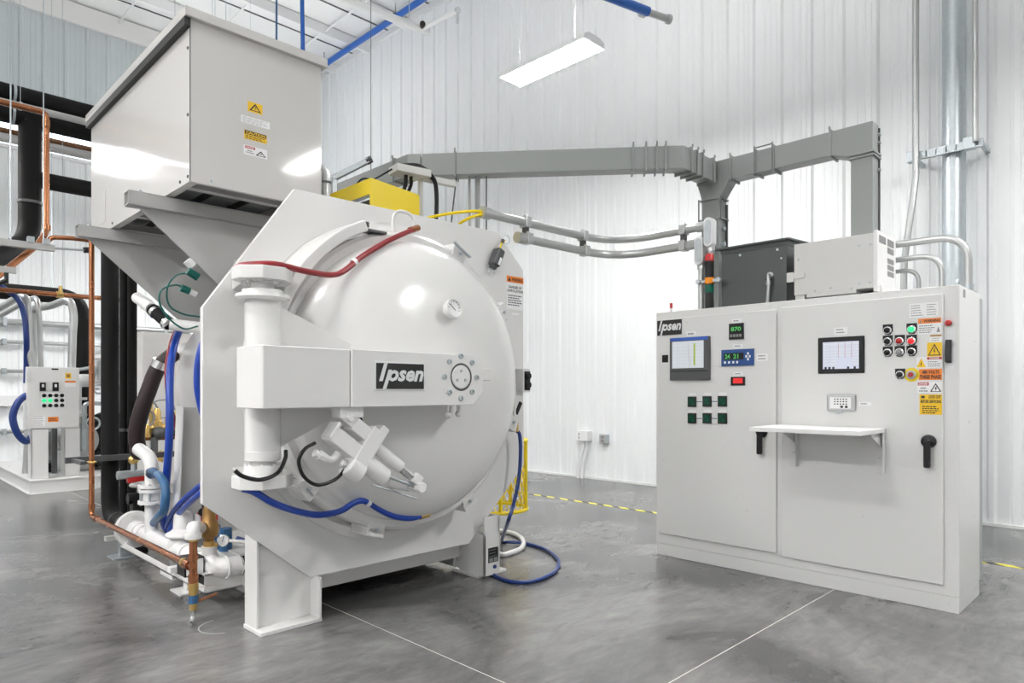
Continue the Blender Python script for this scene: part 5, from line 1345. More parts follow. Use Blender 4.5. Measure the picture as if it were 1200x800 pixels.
# pipe supports
for (y, x, nm) in ((6.32, 1.70, 'steel pipe support post with square foot under the black elbow'), (4.92, 1.74, 'white pipe support post under the water pipe valve')):
    ps = thing('pipe_support', nm, 'support', (x, y, 0))
    build('foot', MB().box((x - 0.10, y - 0.10, 0), (x + 0.10, y + 0.10, 0.012)), 'steel' if y > 6 else 'pipe_white', ps, 0.002)
    build('post', MB().box((x - 0.035, y - 0.035, 0.012), (x + 0.035, y + 0.035, 0.17)), 'steel' if y > 6 else 'pipe_white', ps, 0.004)
    build('cradle', MB().box((x - 0.14, y - 0.03, 0.15), (x + 0.16, y + 0.03, 0.19)), 'bracket' if y > 6 else 'pipe_white', ps, 0.004)

# insulated black pipes
b1 = thing('insulated_pipe', 'thickest black insulated pipe dropping beside the bare copper pipe to the white flange', 'pipe', (1.75, 6.9, 0.2))
build('insulation', MB().tube(fillet([(1.75, 6.22, PZm), (1.75, 6.92, PZm), (1.75, 6.92, 3.4), (2.64, 6.92, 3.4), (2.64, 6.92, 1.5), (2.64, 5.98, 1.5)], 0.22, 8), 0.072, 18), 'black_foam', b1)
build('seam_tape', MB().cyl((1.75, 6.70, PZm), (1.75, 6.68, PZm), 0.075, 18).cyl((1.75, 6.5, PZm), (1.75, 6.485, PZm), 0.075, 18).cyl((1.75, 6.26, PZm), (1.75, 6.23, PZm), 0.078, 18), 'screen_off', b1)
build('pipe_label', MB().obox((1.72, 6.36, PZm + 0.067), (0, 1, 0), (0.9, 0, 0.4), (-0.4, 0, 0.9), 0.06, 0.05, 0.006), 'sign_yellow', b1)
for (px, r, yb, nm) in ((145.5, 0.041, 7.3, 'middle black insulated pipe standing between the two other black pipes'), (155, 0.041, 7.2, 'slim black insulated pipe on the furnace side of the three standing pipes')):
    q = {145.5: (1.968, 7.300, 1.043), 155: (2.011, 7.200, 1.045)}[px]
    bp = thing('insulated_pipe', nm, 'pipe', (q[0], yb, 0))
    build('insulation', MB().cyl((q[0], yb, 0.0), (q[0], yb, 4.3), r, 14), 'black_foam', bp)
    build('sleeve', MB().cyl((q[0], yb, 1.0), (q[0], yb, 1.03), r + 0.004, 14), 'screen_off', bp)
pr = thing('pipe_rail', 'slotted steel rail with brass clamp holding the copper and black pipes', 'bracket', (1.6, 6.7, 0.78))
build('rail', MB().box((1.38, 6.79, 0.77), (2.35, 6.83, 0.82)), 'screen_off', pr)
build('pipe_clamp', MB().torus((1.75, 6.92, 0.795), (0, 0, 1), 0.077, 0.012, 24, 6).torus((1.5, 6.47, 0.80), (0, 0, 1), 0.03, 0.008, 16, 6), 'brass', pr)
build('arm', MB().box((1.42, 6.47, 0.78), (1.46, 6.80, 0.81)).box((1.44, 6.46, 0.785), (1.48, 6.49, 0.805)).box((2.28, 6.80, 0.0), (2.32, 6.83, 0.78)), 'screen_off', pr)

# copper line with drain cock
cl = thing('copper_drain_line', 'long copper pipe running low beside the furnace to a drain cock', 'pipe', (1.5, 5.3, 0.0))
CZ = 0.345
build('pipe', MB().tube(fillet([(1.5, 6.47, 2.66), (1.5, 6.47, CZ), (1.5, 4.19, CZ)], 0.05, 5), 0.021, 12), 'copper', cl)
build('drain_pipe', MB().cyl((1.5, 4.19, 0.52), (1.5, 4.19, 0.18), 0.023, 12).cyl((1.5, 4.19, 0.215), (1.62, 4.15, 0.225), 0.001, 4), 'copper', cl)
build('fitting', MB().cyl((1.5, 6.36, CZ), (1.5, 6.30, CZ), 0.026, 12).cyl((1.5, 6.47, 0.41), (1.5, 6.47, 0.45), 0.026, 12).cyl((1.5, 4.30, CZ), (1.5, 4.24, CZ), 0.03, 12).cyl((1.5, 4.19, 0.39), (1.5, 4.19, 0.42), 0.029, 12).cyl((1.5, 4.19, 0.30), (1.5, 4.19, 0.26), 0.029, 12), 'copper', cl)
build('union', MB().cyl((1.5, 4.19, 0.50), (1.5, 4.19, 0.53), 0.03, 8).cyl((1.5, 4.34, CZ), (1.5, 4.31, CZ), 0.032, 8).cyl((1.5, 4.19, 0.25), (1.5, 4.19, 0.215), 0.031, 8), 'brass', cl)
build('drain_cock', MB().cyl((1.5, 4.19, 0.22), (1.5, 4.19, 0.17), 0.026, 10).cyl((1.5, 4.19, 0.13), (1.5, 4.19, 0.09), 0.022, 10), 'brass', cl)
build('cock_body', MB().cyl((1.5, 4.19, 0.18), (1.5, 4.19, 0.13), 0.027, 10), 'dull_blue', cl)
build('cock_lever', MB().obox((1.57, 4.19, 0.145), (0.98, 0, 0.18), (0, 1, 0), (-0.18, 0, 0.98), 0.14, 0.022, 0.012), 'copper', cl, 0.003)
build('spout', MB().tube([(1.5, 4.19, 0.10), (1.5, 4.19, 0.05), (1.485, 4.17, 0.025), (1.465, 4.15, 0.02)], 0.014, 10), 'chrome', cl)
build('copper_tail', MB().tube(fillet([(1.5, 6.47, 2.62), (1.5, 6.47, 2.70), (1.9, 6.47, 2.70)], 0.05), 0.021, 10), 'copper', cl)
# ring stain on the floor under the drain
build('dried_ring', MB().lathe((1.62, 4.05, 0), (0, 0, 1), [(0.128, 0.0004), (0.133, 0.0006), (0.137, 0.0004)], 40, 1.6, 4.4), 'stain', fl)

# blue hoses by the furnace side
def hose(name, pts, r, m, label, cat='hose', n=12, k=8):
    return tag(build(name, MB().tube(spline(pts, k), r, n), m), label, cat)
h = hose('coolant_hose', [(2.201, 6.200, 2.205), (2.051, 5.950, 1.980), (1.873, 5.600, 1.795), (1.789, 5.450, 1.614), (1.747, 5.350, 1.444), (1.731, 5.300, 1.255), (1.725, 5.300, 1.004), (1.743, 5.400, 0.773), (1.760, 5.500, 0.568), (1.786, 5.600, 0.375), (1.86, 5.65, 0.26)], 0.028, 'blue_hose', 'thick blue coolant hose curving down along the furnace shell beside the grey saddle plate')
h = hose('coolant_hose', [(2.165, 6.200, 2.186), (2.024, 5.950, 1.964), (1.861, 5.650, 1.783), (1.781, 5.500, 1.602), (1.765, 5.450, 1.445), (1.813, 5.550, 1.288), (1.883, 5.650, 1.144), (1.969, 5.750, 0.999)], 0.02, 'red_hose', 'dark red hose tucked behind the thick blue coolant hose on the shell')
h = hose('coolant_hose', [(2.02, 4.3, 1.86), (1.76, 4.3, 1.77), (1.623, 4.300, 1.729), (1.577, 4.300, 1.621), (1.562, 4.300, 1.489), (1.572, 4.300, 1.358), (1.623, 4.300, 1.199), (1.76, 4.3, 1.10), (2.02, 4.3, 1.03)], 0.021, 'blue_hose', 'short blue hose bowing out beside the front plate edge')
h = hose('coolant_hose', [(2.35, 4.6, 1.02), (1.843, 4.600, 0.875), (1.757, 4.700, 0.776), (1.741, 5.000, 0.640), (1.755, 5.300, 0.497), (1.794, 5.550, 0.342), (1.88, 5.62, 0.28)], 0.020, 'blue_hose', 'upper of two blue hoses slanting across the grey saddle plate')
h = hose('coolant_hose', [(2.4, 4.55, 0.98), (1.823, 4.550, 0.841), (1.739, 4.650, 0.737), (1.735, 4.950, 0.598), (1.773, 5.300, 0.450), (1.790, 5.500, 0.291), (1.90, 5.55, 0.25)], 0.020, 'blue_hose', 'lower of two blue hoses slanting across the grey saddle plate')
h = hose('coolant_hose', [(1.77, 5.70, 0.74), (1.692, 5.400, 0.765), (1.680, 5.250, 0.712), (1.672, 5.200, 0.625), (1.674, 5.250, 0.526), (1.692, 5.400, 0.467), (1.75, 5.72, 0.36)], 0.030, 'dull_blue', 'fat dull blue hose looping from the flanged branch pipe back to the water pipe')
h = hose('low_hose', [(2.0, 4.75, 0.35), (2.12, 4.5, 0.30), (2.3, 4.42, 0.33), (2.7, 4.5, 0.36)], 0.018, 'navy', 'navy hose lying above the white base pipe behind the furnace foot')
h = hose('low_hose', [(1.9, 4.7, 0.36), (2.0, 4.5, 0.36), (2.15, 4.4, 0.31), (2.5, 4.45, 0.34)], 0.012, 'pipe_white', 'thin white tube bending past the dial gauge toward the furnace foot')
h = hose('return_pipe', [(2.02, 4.7, 0.9), (2.05, 4.55, 0.66), (2.16, 4.45, 0.50), (2.35, 4.45, 0.42), (2.6, 4.5, 0.40)], 0.028, 'cab', 'curved pale grey pipe under the front plate behind the furnace foot')
bh = thing('suction_hose', 'thick black and maroon rubber suction hose rising from the white branch elbow', 'hose', (1.75, 6.0, 0.9))
build('hose', MB().tube(spline([(1.73, 6.06, 0.93), (1.755, 6.100, 0.887), (1.736, 6.100, 1.028), (1.747, 6.050, 1.191), (1.796, 6.000, 1.393), (1.858, 5.950, 1.589), (1.98, 5.9, 1.72)]), 0.062, 16), 'maroon_hose', bh)
build('clamp', MB().cyl((1.858, 5.950, 1.582), (1.878, 5.930, 1.638), 0.068, 18), 'chrome', bh)
build('elbow_joint', MB().cyl((1.97, 5.92, 1.70), (2.15, 5.8, 1.78), 0.06, 16), 'pipe_white', bh)
sl2 = thing('braided_line', 'silver elbow and short black sleeve line under the rear support arm', 'hose', (1.9, 5.6, 2.0))
build('elbow', MB().tube(fillet([(1.70, 5.95, 2.14), (1.694, 5.700, 2.068), (1.700, 5.600, 2.021)], 0.05), 0.045, 14).ball((1.688, 5.700, 2.068), 0.05), 'pipe_white', sl2)
build('sleeve', MB().cyl((1.706, 5.600, 2.015), (1.764, 5.400, 1.894), 0.048, 16), 'black_foam', sl2)
build('clamp', MB().cyl((1.712, 5.580, 2.007), (1.724, 5.560, 1.987), 0.054, 16).cyl((1.746, 5.420, 1.913), (1.758, 5.400, 1.893), 0.054, 16), 'chrome', sl2)
build('stub', MB().cyl((1.764, 5.400, 1.894), (2.20, 5.2, 1.85), 0.045, 14), 'pipe_white', sl2)
gw = thing('green_wires', 'dark green sensor wires looping under the front support arm', 'wire', (1.95, 4.7, 2.1))
build('wire', MB().tube(spline([(1.630, 4.620, 2.166), (1.556, 4.620, 2.146), (1.499, 4.620, 2.074), (1.494, 4.620, 1.975), (1.545, 4.620, 1.913), (1.700, 4.620, 1.886), (2.2, 4.6, 1.9)]), 0.006, 6).tube(spline([(1.591, 4.600, 2.065), (1.533, 4.600, 2.075), (1.452, 4.600, 2.034), (1.442, 4.600, 1.952), (1.492, 4.600, 1.864), (1.586, 4.600, 1.799), (1.676, 4.600, 1.821)]), 0.006, 6), 'green_wire', gw)
build('plug', MB().cyl((1.612, 4.600, 2.178), (1.676, 4.600, 2.142), 0.026, 10).cyl((1.570, 4.600, 2.063), (1.623, 4.600, 2.046), 0.024, 10), 'green_wire', gw)
build('socket', MB().cyl((1.614, 4.620, 2.248), (1.651, 4.620, 2.214), 0.03, 12).cyl((1.623, 4.600, 2.046), (1.666, 4.600, 2.028), 0.018, 10), 'pipe_white', gw)
build('clip', MB().box((1.92, 4.58, 2.02), (1.96, 4.63, 2.10)), 'black', gw)
build('mast', MB().cyl((1.955, 4.66, 1.75), (1.955, 4.66, 2.3), 0.03, 14), 'conduit', gw)
sm = thing('shutoff_valve', 'small steel and brass shutoff valve with red handle behind the branch pipe', 'valve', (1.8, 6.3, 0.7))
build('body', MB().cyl((1.62, 6.2, 0.70), (1.86, 6.2, 0.70), 0.035, 12).cyl((1.74, 6.2, 0.70), (1.74, 6.2, 0.80), 0.02, 8), 'steel', sm)
build('handle', MB().obox((1.78, 6.2, 0.66), (0.98, 0, 0.1), (0, 1, 0), (-0.1, 0, 0.98), 0.18, 0.06, 0.045), 'red', sm, 0.006)
build('knob', MB().ball((1.74, 6.2, 0.82), 0.04), 'brass', sm)
sm2 = thing('drain_valve', 'grey and black drain valve low between the branch pipe and the black pipes', 'valve', (1.85, 6.3, 0.4))
build('body', MB().cyl((1.75, 6.4, 0.47), (2.0, 6.4, 0.47), 0.05, 12).box((1.78, 6.35, 0.0), (1.9, 6.45, 0.45)), 'black', sm2, 0.006)
build('wheel', MB().torus((1.86, 6.4, 0.58), (0, 0, 1), 0.08, 0.016, 20, 8).cyl((1.86, 6.4, 0.47), (1.86, 6.4, 0.59), 0.018, 8).obox((1.86, 6.4, 0.58), (1, 0, 0), (0, 1, 0), (0, 0, 1), 0.15, 0.02, 0.014), 'bracket', sm2)

# ================================================================== OVERHEAD PIPES ON THE LEFT
def run_x(y, z, r, x0, x1, m, name, label, cat='pipe', hang=True):
    t = thing(name, label, cat, (x0, y, z))
    build('pipe', MB().cyl((x0, y, z), (x1, y, z), r, 18), m, t)
    hb = MB()
    for xx in (x0 + 0.6, (x0 + x1) / 2, x1 - 0.6):
        hb.cyl((xx, y, z + r), (xx, y, ZC - 0.1), 0.004, 6)
        hb.lathe((xx, y, z), (1, 0, 0), [(r, -0.015), (r + 0.008, -0.015), (r + 0.008, 0.015), (r, 0.015)], 18)
    build('hanger', hb, 'steel', t)
    return t
run_x(10.3, (1.408, 10.300, 5.089)[2], 0.10, -1.5, 4.6, 'black_foam', 'overhead_pipe', 'uppermost black insulated pipe hung under the ribbed wall')
run_x(9.9, (1.353, 9.900, 4.810)[2], 0.043, -1.5, 4.6, 'bracket', 'overhead_pipe', 'slim grey pipe hung between two thick black pipes')
run_x(10.4, (1.422, 10.400, 4.855)[2], 0.12, -1.5, 4.6, 'black_foam', 'overhead_pipe', 'lower thick black insulated pipe hung just above the lit windows')
run_x(12.6, (1.722, 12.600, 5.310)[2], 0.045, -1.5, 4.8, 'brown_pipe', 'overhead_pipe', 'brown copper pipe crossing in front of the lit windows')
run_x(12.6, (1.722, 12.600, 5.207)[2], 0.07, -1.5, 4.8, 'bracket', 'overhead_pipe', 'grey pipe crossing in front of the lit windows below the brown one')
q = (1.727, 10.400, 4.732); q2 = (1.727, 10.400, 3.593)
bd = thing('insulated_elbow_pipe', 'fat black insulated pipe with an elbow dropping from the overhead pipes', 'pipe', (q[0], 10.0, q[2]))
build('insulation', MB().tube(fillet([(q[0], 10.4, (1.422, 10.400, 4.855)[2]), (q[0], 10.4, 3.9), (q[0], 10.4, (1.709, 10.400, 3.297)[2]), (0.986, 9.400, 2.692)], 0.34, 10), 0.125, 20), 'black_foam', bd)
build('seam_band', MB().cyl((q[0], 10.4, (1.727, 10.400, 3.799)[2]), (q[0], 10.4, (1.727, 10.400, 3.766)[2]), 0.135, 20), 'screen_off', bd)
build('side_branch', MB().cyl((q[0], 10.4, (1.835, 10.400, 4.094)[2]), (3.2, 10.4, (1.835, 10.400, 4.094)[2]), 0.105, 18), 'black_foam', bd)
cp1 = thing('copper_riser', 'bright copper riser pipe in front of the fat black pipe, bending to the support arm', 'pipe', (1.8, 9.0, 3.4))
a = (1.644, 9.000, 4.496); b = (1.648, 9.000, 3.163)
build('pipe', MB().tube(fillet([(a[0] - 2.5, 9.0, a[2]), (a[0], 9.0, a[2]), (a[0], 9.0, b[2]), (1.555, 8.900, 3.000), (1.211, 8.600, 2.621), (0.881, 8.400, 2.272)], 0.06, 5), 0.032, 12).tube(fillet([(1.612, 9.000, 2.967), (1.692, 9.000, 3.113), (1.886, 8.950, 3.126), (2.3, 8.9, (1.886, 8.950, 3.126)[2])], 0.04, 5), 0.026, 12), 'copper', cp1)
build('coupling', MB().cyl((a[0], 9.0, a[2] - 0.08), (a[0], 9.0, a[2] - 0.16), 0.04, 12).cyl((b[0], 9.0, b[2] + 0.02), (b[0], 9.0, b[2] + 0.08), 0.04, 12), 'copper', cp1)
tr = thing('trapeze_hanger', 'grey strut hanger with thin rod carrying copper pipes', 'bracket', (1.2, 8.7, 3.2))
a = (0.980, 8.700, 2.899); b = (1.667, 8.700, 2.940)
build('strut', MB().box((a[0], 8.68, b[2] - 0.035), (b[0], 8.74, b[2] + 0.035)), 'bracket', tr, 0.003)
build('rod', MB().cyl((b[0] - 0.05, 8.71, b[2]), (1.958, 8.710, 2.966), 0.012, 8).cyl((a[0] + 0.3, 8.71, b[2]), (a[0] + 0.3, 8.71, ZC), 0.008, 6).cyl((b[0] - 0.1, 8.71, b[2]), (b[0] - 0.1, 8.71, ZC), 0.006, 6), 'steel', tr)
build('rod_nut', MB().cyl((1.942, 8.710, 2.964), (1.991, 8.710, 2.971), 0.035, 6), 'black', tr)
build('clamp_nut', MB().box((1.42, 8.66, b[2] + 0.03), (1.48, 8.74, b[2] + 0.09)).box((1.56, 8.66, b[2] + 0.03), (1.62, 8.74, b[2] + 0.09)), 'steel', tr)
tr2 = thing('trapeze_hanger', 'dark strut hanger with bolts below the sloping copper pipes', 'bracket', (0.9, 8.3, 2.8))
a = (0.946, 8.400, 2.571); b = (1.281, 8.400, 2.613)
build('strut', MB().box((a[0], 8.38, b[2] - 0.03), (b[0], 8.44, b[2] + 0.03)), 'bracket', tr2)
build('bolt', MB().cyl((b[0] - 0.08, 8.41, b[2] - 0.03), (b[0] - 0.08, 8.41, b[2] - 0.14), 0.02, 8).cyl((b[0] - 0.08, 8.41, b[2] - 0.1), (b[0] - 0.16, 8.41, b[2] - 0.16), 0.025, 8).cyl((a[0] + 0.1, 8.41, b[2]), (a[0] + 0.1, 8.41, ZC), 0.006, 6), 'black', tr2)
# lower black header with elbow and slim copper line in front of it
z1 = (2.147, 12.600, 2.892)[2]
lb = thing('insulated_header', 'black insulated header pipe bending down into the pump skid', 'pipe', (2.0, 12.6, z1))
ex = (2.773, 12.600, 2.184)[0]
build('insulation', MB().tube(fillet([(-1.5, 12.6, z1), (ex, 12.6, z1), (ex, 12.6, 1.3)], 0.32, 10), 0.12, 18), 'black_foam', lb)
build('jacket', MB().cyl((ex, 12.6, (2.773, 12.600, 2.542)[2]), (ex, 12.6, 0.2), 0.16, 20), 'black_foam', lb)
build('hanger', MB().cyl((ex - 0.4, 12.6, z1), (ex - 0.4, 12.6, ZC), 0.006, 6), 'steel', lb)
cc = thing('copper_line', 'slim copper pipe running level behind the standing black pipes', 'pipe', (2.5, 11.0, 2.4))
a = (1.504, 11.000, 2.642); b = (3.188, 11.000, 2.708)
build('pipe', MB().cyl((a[0] - 1, 11.0, b[2] + 0.01), (b[0], 11.0, b[2] + 0.01), 0.032, 12), 'copper', cc)
build('ball_valve', MB().cyl(((2.127, 11.000, 2.669)[0], 11.0, b[2] + 0.01), ((2.207, 11.000, 2.677)[0], 11.0, b[2] + 0.01), 0.045, 10).box(((2.157, 11.000, 2.672)[0], 10.97, b[2]), ((2.187, 11.000, 2.675)[0], 11.03, b[2] + 0.13)), 'brass', cc)
build('hanger', MB().cyl((2.2, 11.0, b[2]), (2.2, 11.0, ZC), 0.005, 6).cyl((1.0, 11.0, b[2]), (1.0, 11.0, ZC), 0.005, 6), 'steel', cc)

# ================================================================== PUMP SKID ON THE LEFT
SKX, SKY = 1.82, 10.95
ps = thing('pump_skid', 'low light grey steel pump skid base on the floor by the windowed ribbed wall', 'skid', (2.4, 12, 0))
build('deck', MB().box((SKX, SKY, 0.165), (4.3, 14.3, 0.185)), 'cab', ps, 0.003)
build('edge_channel', MB().box((SKX, SKY + 0.02, 0.0), (4.3, SKY + 0.03, 0.165)).box((SKX, SKY - 0.03, 0), (4.3, SKY + 0.02, 0.012)), 'cab', ps, 0.003)
build('edge_channel', MB().box((SKX + 0.02, SKY + 0.03, 0.0), (SKX + 0.03, 14.3, 0.165)).box((SKX - 0.02, SKY + 0.03, 0), (SKX + 0.02, 14.3, 0.012)), 'cab', ps, 0.003)
FYc = 11.12
A, B = (1.837, 11.120, 1.719), (2.426, 11.120, 0.867)
pc = thing('pump_control_box', 'small grey pump control box with lit green buttons on two wide legs', 'control cabinet', ((A[0] + B[0]) / 2, FYc, 0.185))
build('case', MB().box((A[0] - 0.02, FYc + 0.02, B[2]), (B[0], FYc + 0.30, A[2])), 'cab', pc, 0.006)
dr_ = build('door', MB().box((A[0], FYc, B[2] + 0.01), (B[0], FYc + 0.02, A[2] - 0.005)), 'cab', pc, 0.004)
for (p, q) in (((1.867, 11.130, 0.876), (2.062, 11.130, 0.125)), ((2.253, 11.130, 0.861), (2.439, 11.130, 0.088))):
    build('leg', MB().box((p[0], FYc + 0.03, 0.185), (q[0], FYc + 0.04, p[2] + 0.02)).box((p[0], FYc + 0.03, 0.185), (p[0] + 0.01, FYc + 0.26, p[2] + 0.02)), 'cab', pc, 0.002)
def pcp(name, A, B, th, m, off=0.0, par=pc):
    return build(name, slab(MB(), 'y', A, B, th, off), m, par)
for px in (49.5, 64.5):
    A1, B1 = {49.5: ((1.957, 11.120, 1.505), (2.026, 11.120, 1.388)), 64.5: ((2.105, 11.120, 1.507), (2.175, 11.120, 1.388))}[px]
    k = pcp('selector_switch', A1, B1, 0.02, 'black')
    a, b = sub(A1, B1, 0.3, 0.2, 0.7, 0.55); slab_ = pcp('switch_mark', a, b, 0.004, 'silver', 0.02, k)
A1, B1 = (1.972, 11.120, 1.365), (2.256, 11.120, 1.149)
k = pcp('button_panel', A1, B1, 0.002, 'sign_white')
for r in range(3):
    for c in range(4):
        a, b = sub(A1, B1, 0.06 + 0.245 * c, 0.08 + 0.32 * r, 0.2 + 0.245 * c, 0.28 + 0.32 * r)
        m_ = 'green_glow' if (r == 1 and c < 2) else 'black'
        c_ = ((a[0] + b[0]) / 2, FYc - 0.002, (a[2] + b[2]) / 2)
        build('push_button', MB().lathe(c_, (0, -1, 0), [(0.026, 0), (0.024, 0.015), (0, 0.017)], 12), m_, k)
A1, B1 = (2.256, 11.120, 1.639), (2.328, 11.120, 1.562)
k = pcp('hazard_sticker', A1, B1, 0.002, 'sign_yellow')
mb = MB(); a, b = sub(A1, B1, 0.2, 0.2, 0.8, 0.8); slab(mb, 'y', a, b, 0.001, 0.002); build('sticker_mark', mb, 'bronze', k)
A1, B1 = (2.251, 11.120, 1.532), (2.380, 11.120, 1.448)
k = pcp('warning_sticker', A1, B1, 0.002, 'sign_white')
a, b = sub(A1, B1, 0, 0, 1, 0.3); pcp('warning_band', a, b, 0.001, 'orange', 0.002, k)
A1, B1 = (2.051, 11.120, 1.029), (2.175, 11.120, 0.960)
k = pcp('voltage_sticker', A1, B1, 0.002, 'orange')
mb = MB(); a, b = sub(A1, B1, 0.1, 0.2, 0.9, 0.8); lines_on(mb, 'y', a, b, 2, 0.002, 0.5); build('fine_print', mb, 'ink', k)
A1, B1 = (1.895, 11.120, 1.051), (2.021, 11.120, 0.906)
k = pcp('rating_plate', A1, B1, 0.002, 'sign_white')
mb = MB(); a, b = sub(A1, B1, 0.0, 0.0, 1, 1); lines_on(mb, 'y', a, b, 5, 0.002, 0.25); build('fine_print', mb, 'grey_ink', k)
A1, B1 = (2.095, 11.120, 1.702), (2.175, 11.120, 1.680)
k = pcp('name_plate', A1, B1, 0.002, 'ink')
A1, B1 = (1.808, 11.120, 1.678), (1.837, 11.120, 1.539)
build('hinge', slab(MB(), 'y', A1, B1, 0.02), 'silver', pc)
# conduits rising from the box
for (pts, r, m, nm) in (([(2.360, 11.250, 1.705), (2.371, 11.250, 2.156), (2.381, 11.250, 2.486), (2.329, 11.300, 2.681), (2.180, 11.600, 2.621), (2.048, 11.900, 2.586), (2.034, 12.000, 2.468), (2.024, 12.000, 1.714), (1.95, 12.0, 0.185)], 0.052, 'conduit', 'thick looping steel conduit rising from the pump control box'),
                     ([(2.004, 11.300, 1.698), (1.994, 11.300, 2.078), (1.974, 11.300, 2.529), (1.962, 11.400, 2.680), (1.923, 11.700, 2.680), (1.668, 12.200, 2.480)], 0.035, 'conduit', 'thinner steel conduit looping behind the pump control box'),
                     ([(1.908, 11.200, 1.693), (1.841, 11.200, 2.065), (1.831, 11.200, 2.531), (1.793, 11.200, 2.668), (1.700, 11.400, 2.631), (1.491, 11.600, 2.466)], 0.05, 'conduit', 'steel conduit at the hinge side of the pump control box'),):
    tag(build('conduit', MB().tube(spline(pts, 7), r, 12), m), nm, 'conduit')
h = hose('electric_cable', [(1.427, 11.100, 2.824), (1.590, 11.100, 2.729), (1.720, 11.100, 2.605), (1.786, 11.100, 2.380), (1.805, 11.100, 2.116), (1.83, 11.25, 1.8), (1.835, 11.3, 1.5)], 0.035, 'navy', 'dark blue cable arching to the pump control box from above')
h = hose('coolant_hose', [(1.88, 11.3, 1.25), (1.849, 11.250, 1.330), (1.736, 11.200, 1.249), (1.670, 11.200, 1.043), (1.717, 11.200, 0.822), (1.820, 11.250, 0.698), (1.9, 11.35, 0.75)], 0.045, 'navy', 'dark blue hose bulging out beside the pump control box')
# level conduits on the left wall
for k, (py, r, nm) in enumerate(((378, 0.06, 'uppermost of four level pipes on the windowed wall'), (401, 0.035, 'second level pipe from the top on the windowed wall'), (435, 0.035, 'third level pipe from the top on the windowed wall'), (505, 0.035, 'lowest of four level pipes on the windowed wall'))):
    z = {378: (2.524, 15.600, 2.682), 401: (2.524, 15.600, 2.308), 435: (2.524, 15.600, 1.757), 505: (2.524, 15.600, 0.621)}[py][2]
    t = thing('wall_pipe', nm, 'pipe', (0, 15.6, z), 'level pipes on the ribbed wall')
    build('pipe', MB().cyl((-3, 15.68 - r, z), (5.5, 15.68 - r, z), r, 12), 'conduit', t)
    mb = MB()
    for xx in (-2, 0.3, 2.2, 3.6, 5): mb.box((xx - 0.03, 15.6 - r, z - r - 0.02), (xx + 0.03, 15.81, z + r + 0.02))
    build('clip', mb, 'steel', t)
wt = tag(build('wall_trunking', MB().box((-3, 15.62, (2.132, 15.600, 1.098)[2]), (2.6, 15.8, (2.132, 15.600, 1.305)[2])), 'sign_white', None, 0.01), 'white cable trunking on the windowed wall behind the pump control box', 'trunking')
# vacuum pump on the skid
vp = thing('vacuum_pump', 'grey cast vacuum pump with white flanged pipes and dark motor on the skid', 'pump', (3.0, 12.2, 0.185))
build('motor', MB().cyl((3.05, 11.75, 0.72), (3.05, 12.35, 0.72), 0.30, 24), 'black', vp)
mb = MB()
for i in range(9): mb.lathe((3.05, 11.78 + 0.06 * i, 0.72), (0, 1, 0), [(0.29, 0), (0.335, 0), (0.335, 0.02), (0.29, 0.02)], 24)
build('motor_fin', mb, 'black', vp)
build('motor_foot', MB().box((2.80, 11.8, 0.185), (3.3, 12.3, 0.48)).box((2.7, 11.75, 0.185), (3.4, 12.4, 0.24)), 'dark', vp, 0.01)
build('casing', MB().cyl((2.55, 11.7, 0.65), (2.55, 12.4, 0.65), 0.22, 24).cyl((2.55, 11.68, 0.65), (2.55, 11.72, 0.65), 0.26, 24).box((2.35, 11.8, 0.185), (2.75, 12.3, 0.5)), 'conduit', vp, 0.01)
build('inlet_pipe', MB().tube(fillet([(2.55, 12.0, 0.8), (2.55, 12.0, 1.55), (2.95, 12.1, 1.55), (2.95, 12.1, 1.95)], 0.12), 0.10, 16).cyl((2.55, 12.0, 1.0), (2.55, 12.0, 1.04), 0.17, 20).cyl((2.55, 12.0, 1.25), (2.55, 12.0, 1.29), 0.17, 20).cyl((2.95, 12.1, 1.9), (2.95, 12.1, 1.95), 0.16, 20), 'pipe_white', vp)
build('filter_can', MB().cyl((3.02, 11.75, 1.05), (3.02, 11.75, 1.45), 0.14, 20).cyl((3.02, 11.75, 1.45), (3.02, 11.75, 1.48), 0.16, 20).cyl((2.85, 11.7, 1.55), (2.85, 11.7, 1.85), 0.07, 16), 'conduit', vp)
build('small_pipe', MB().tube(fillet([(2.6, 11.65, 0.5), (2.6, 11.6, 1.2), (2.85, 11.6, 1.2), (2.85, 11.7, 1.7)], 0.05), 0.03, 10).tube(fillet([(2.45, 11.6, 0.4), (3.2, 11.6, 0.4), (3.2, 11.7, 0.9)], 0.05), 0.025, 10).tube(fillet([(2.5, 11.62, 1.7), (2.75, 11.62, 1.75), (2.75, 11.9, 1.4)], 0.05), 0.025, 10), 'steel', vp)
build('valve_wheel', MB().torus((2.7, 11.58, 0.9), (0, 1, 0), 0.09, 0.016, 20, 8).cyl((2.7, 11.58, 0.9), (2.7, 11.75, 0.9), 0.02, 8).torus((2.78, 11.58, 1.42), (0, 1, 0), 0.07, 0.014, 20, 8).cyl((2.78, 11.58, 1.42), (2.78, 11.75, 1.42), 0.02, 8), 'steel', vp)
tk = thing('buffer_tank', 'pale steel buffer tank with dark rubber feet behind the pump control box legs', 'tank', (2.15, 12.2, 0.185))
build('shell', MB().lathe((2.12, 12.0, 0), (0, 0, 1), [(0, 0.30), (0.14, 0.32), (0.2, 0.38), (0.2, 0.78), (0.14, 0.86), (0, 0.88)], 28), 'conduit', tk)
build('stand', MB().box((1.98, 11.9, 0.185), (2.26, 12.1, 0.22)).box((1.98, 11.9, 0.25), (2.26, 12.1, 0.28)).cyl((2.02, 11.95, 0.185), (2.02, 11.95, 0.4), 0.03, 8).cyl((2.22, 11.95, 0.185), (2.22, 11.95, 0.4), 0.03, 8).cyl((2.12, 12.08, 0.185), (2.12, 12.08, 0.4), 0.03, 8), 'dark', tk)
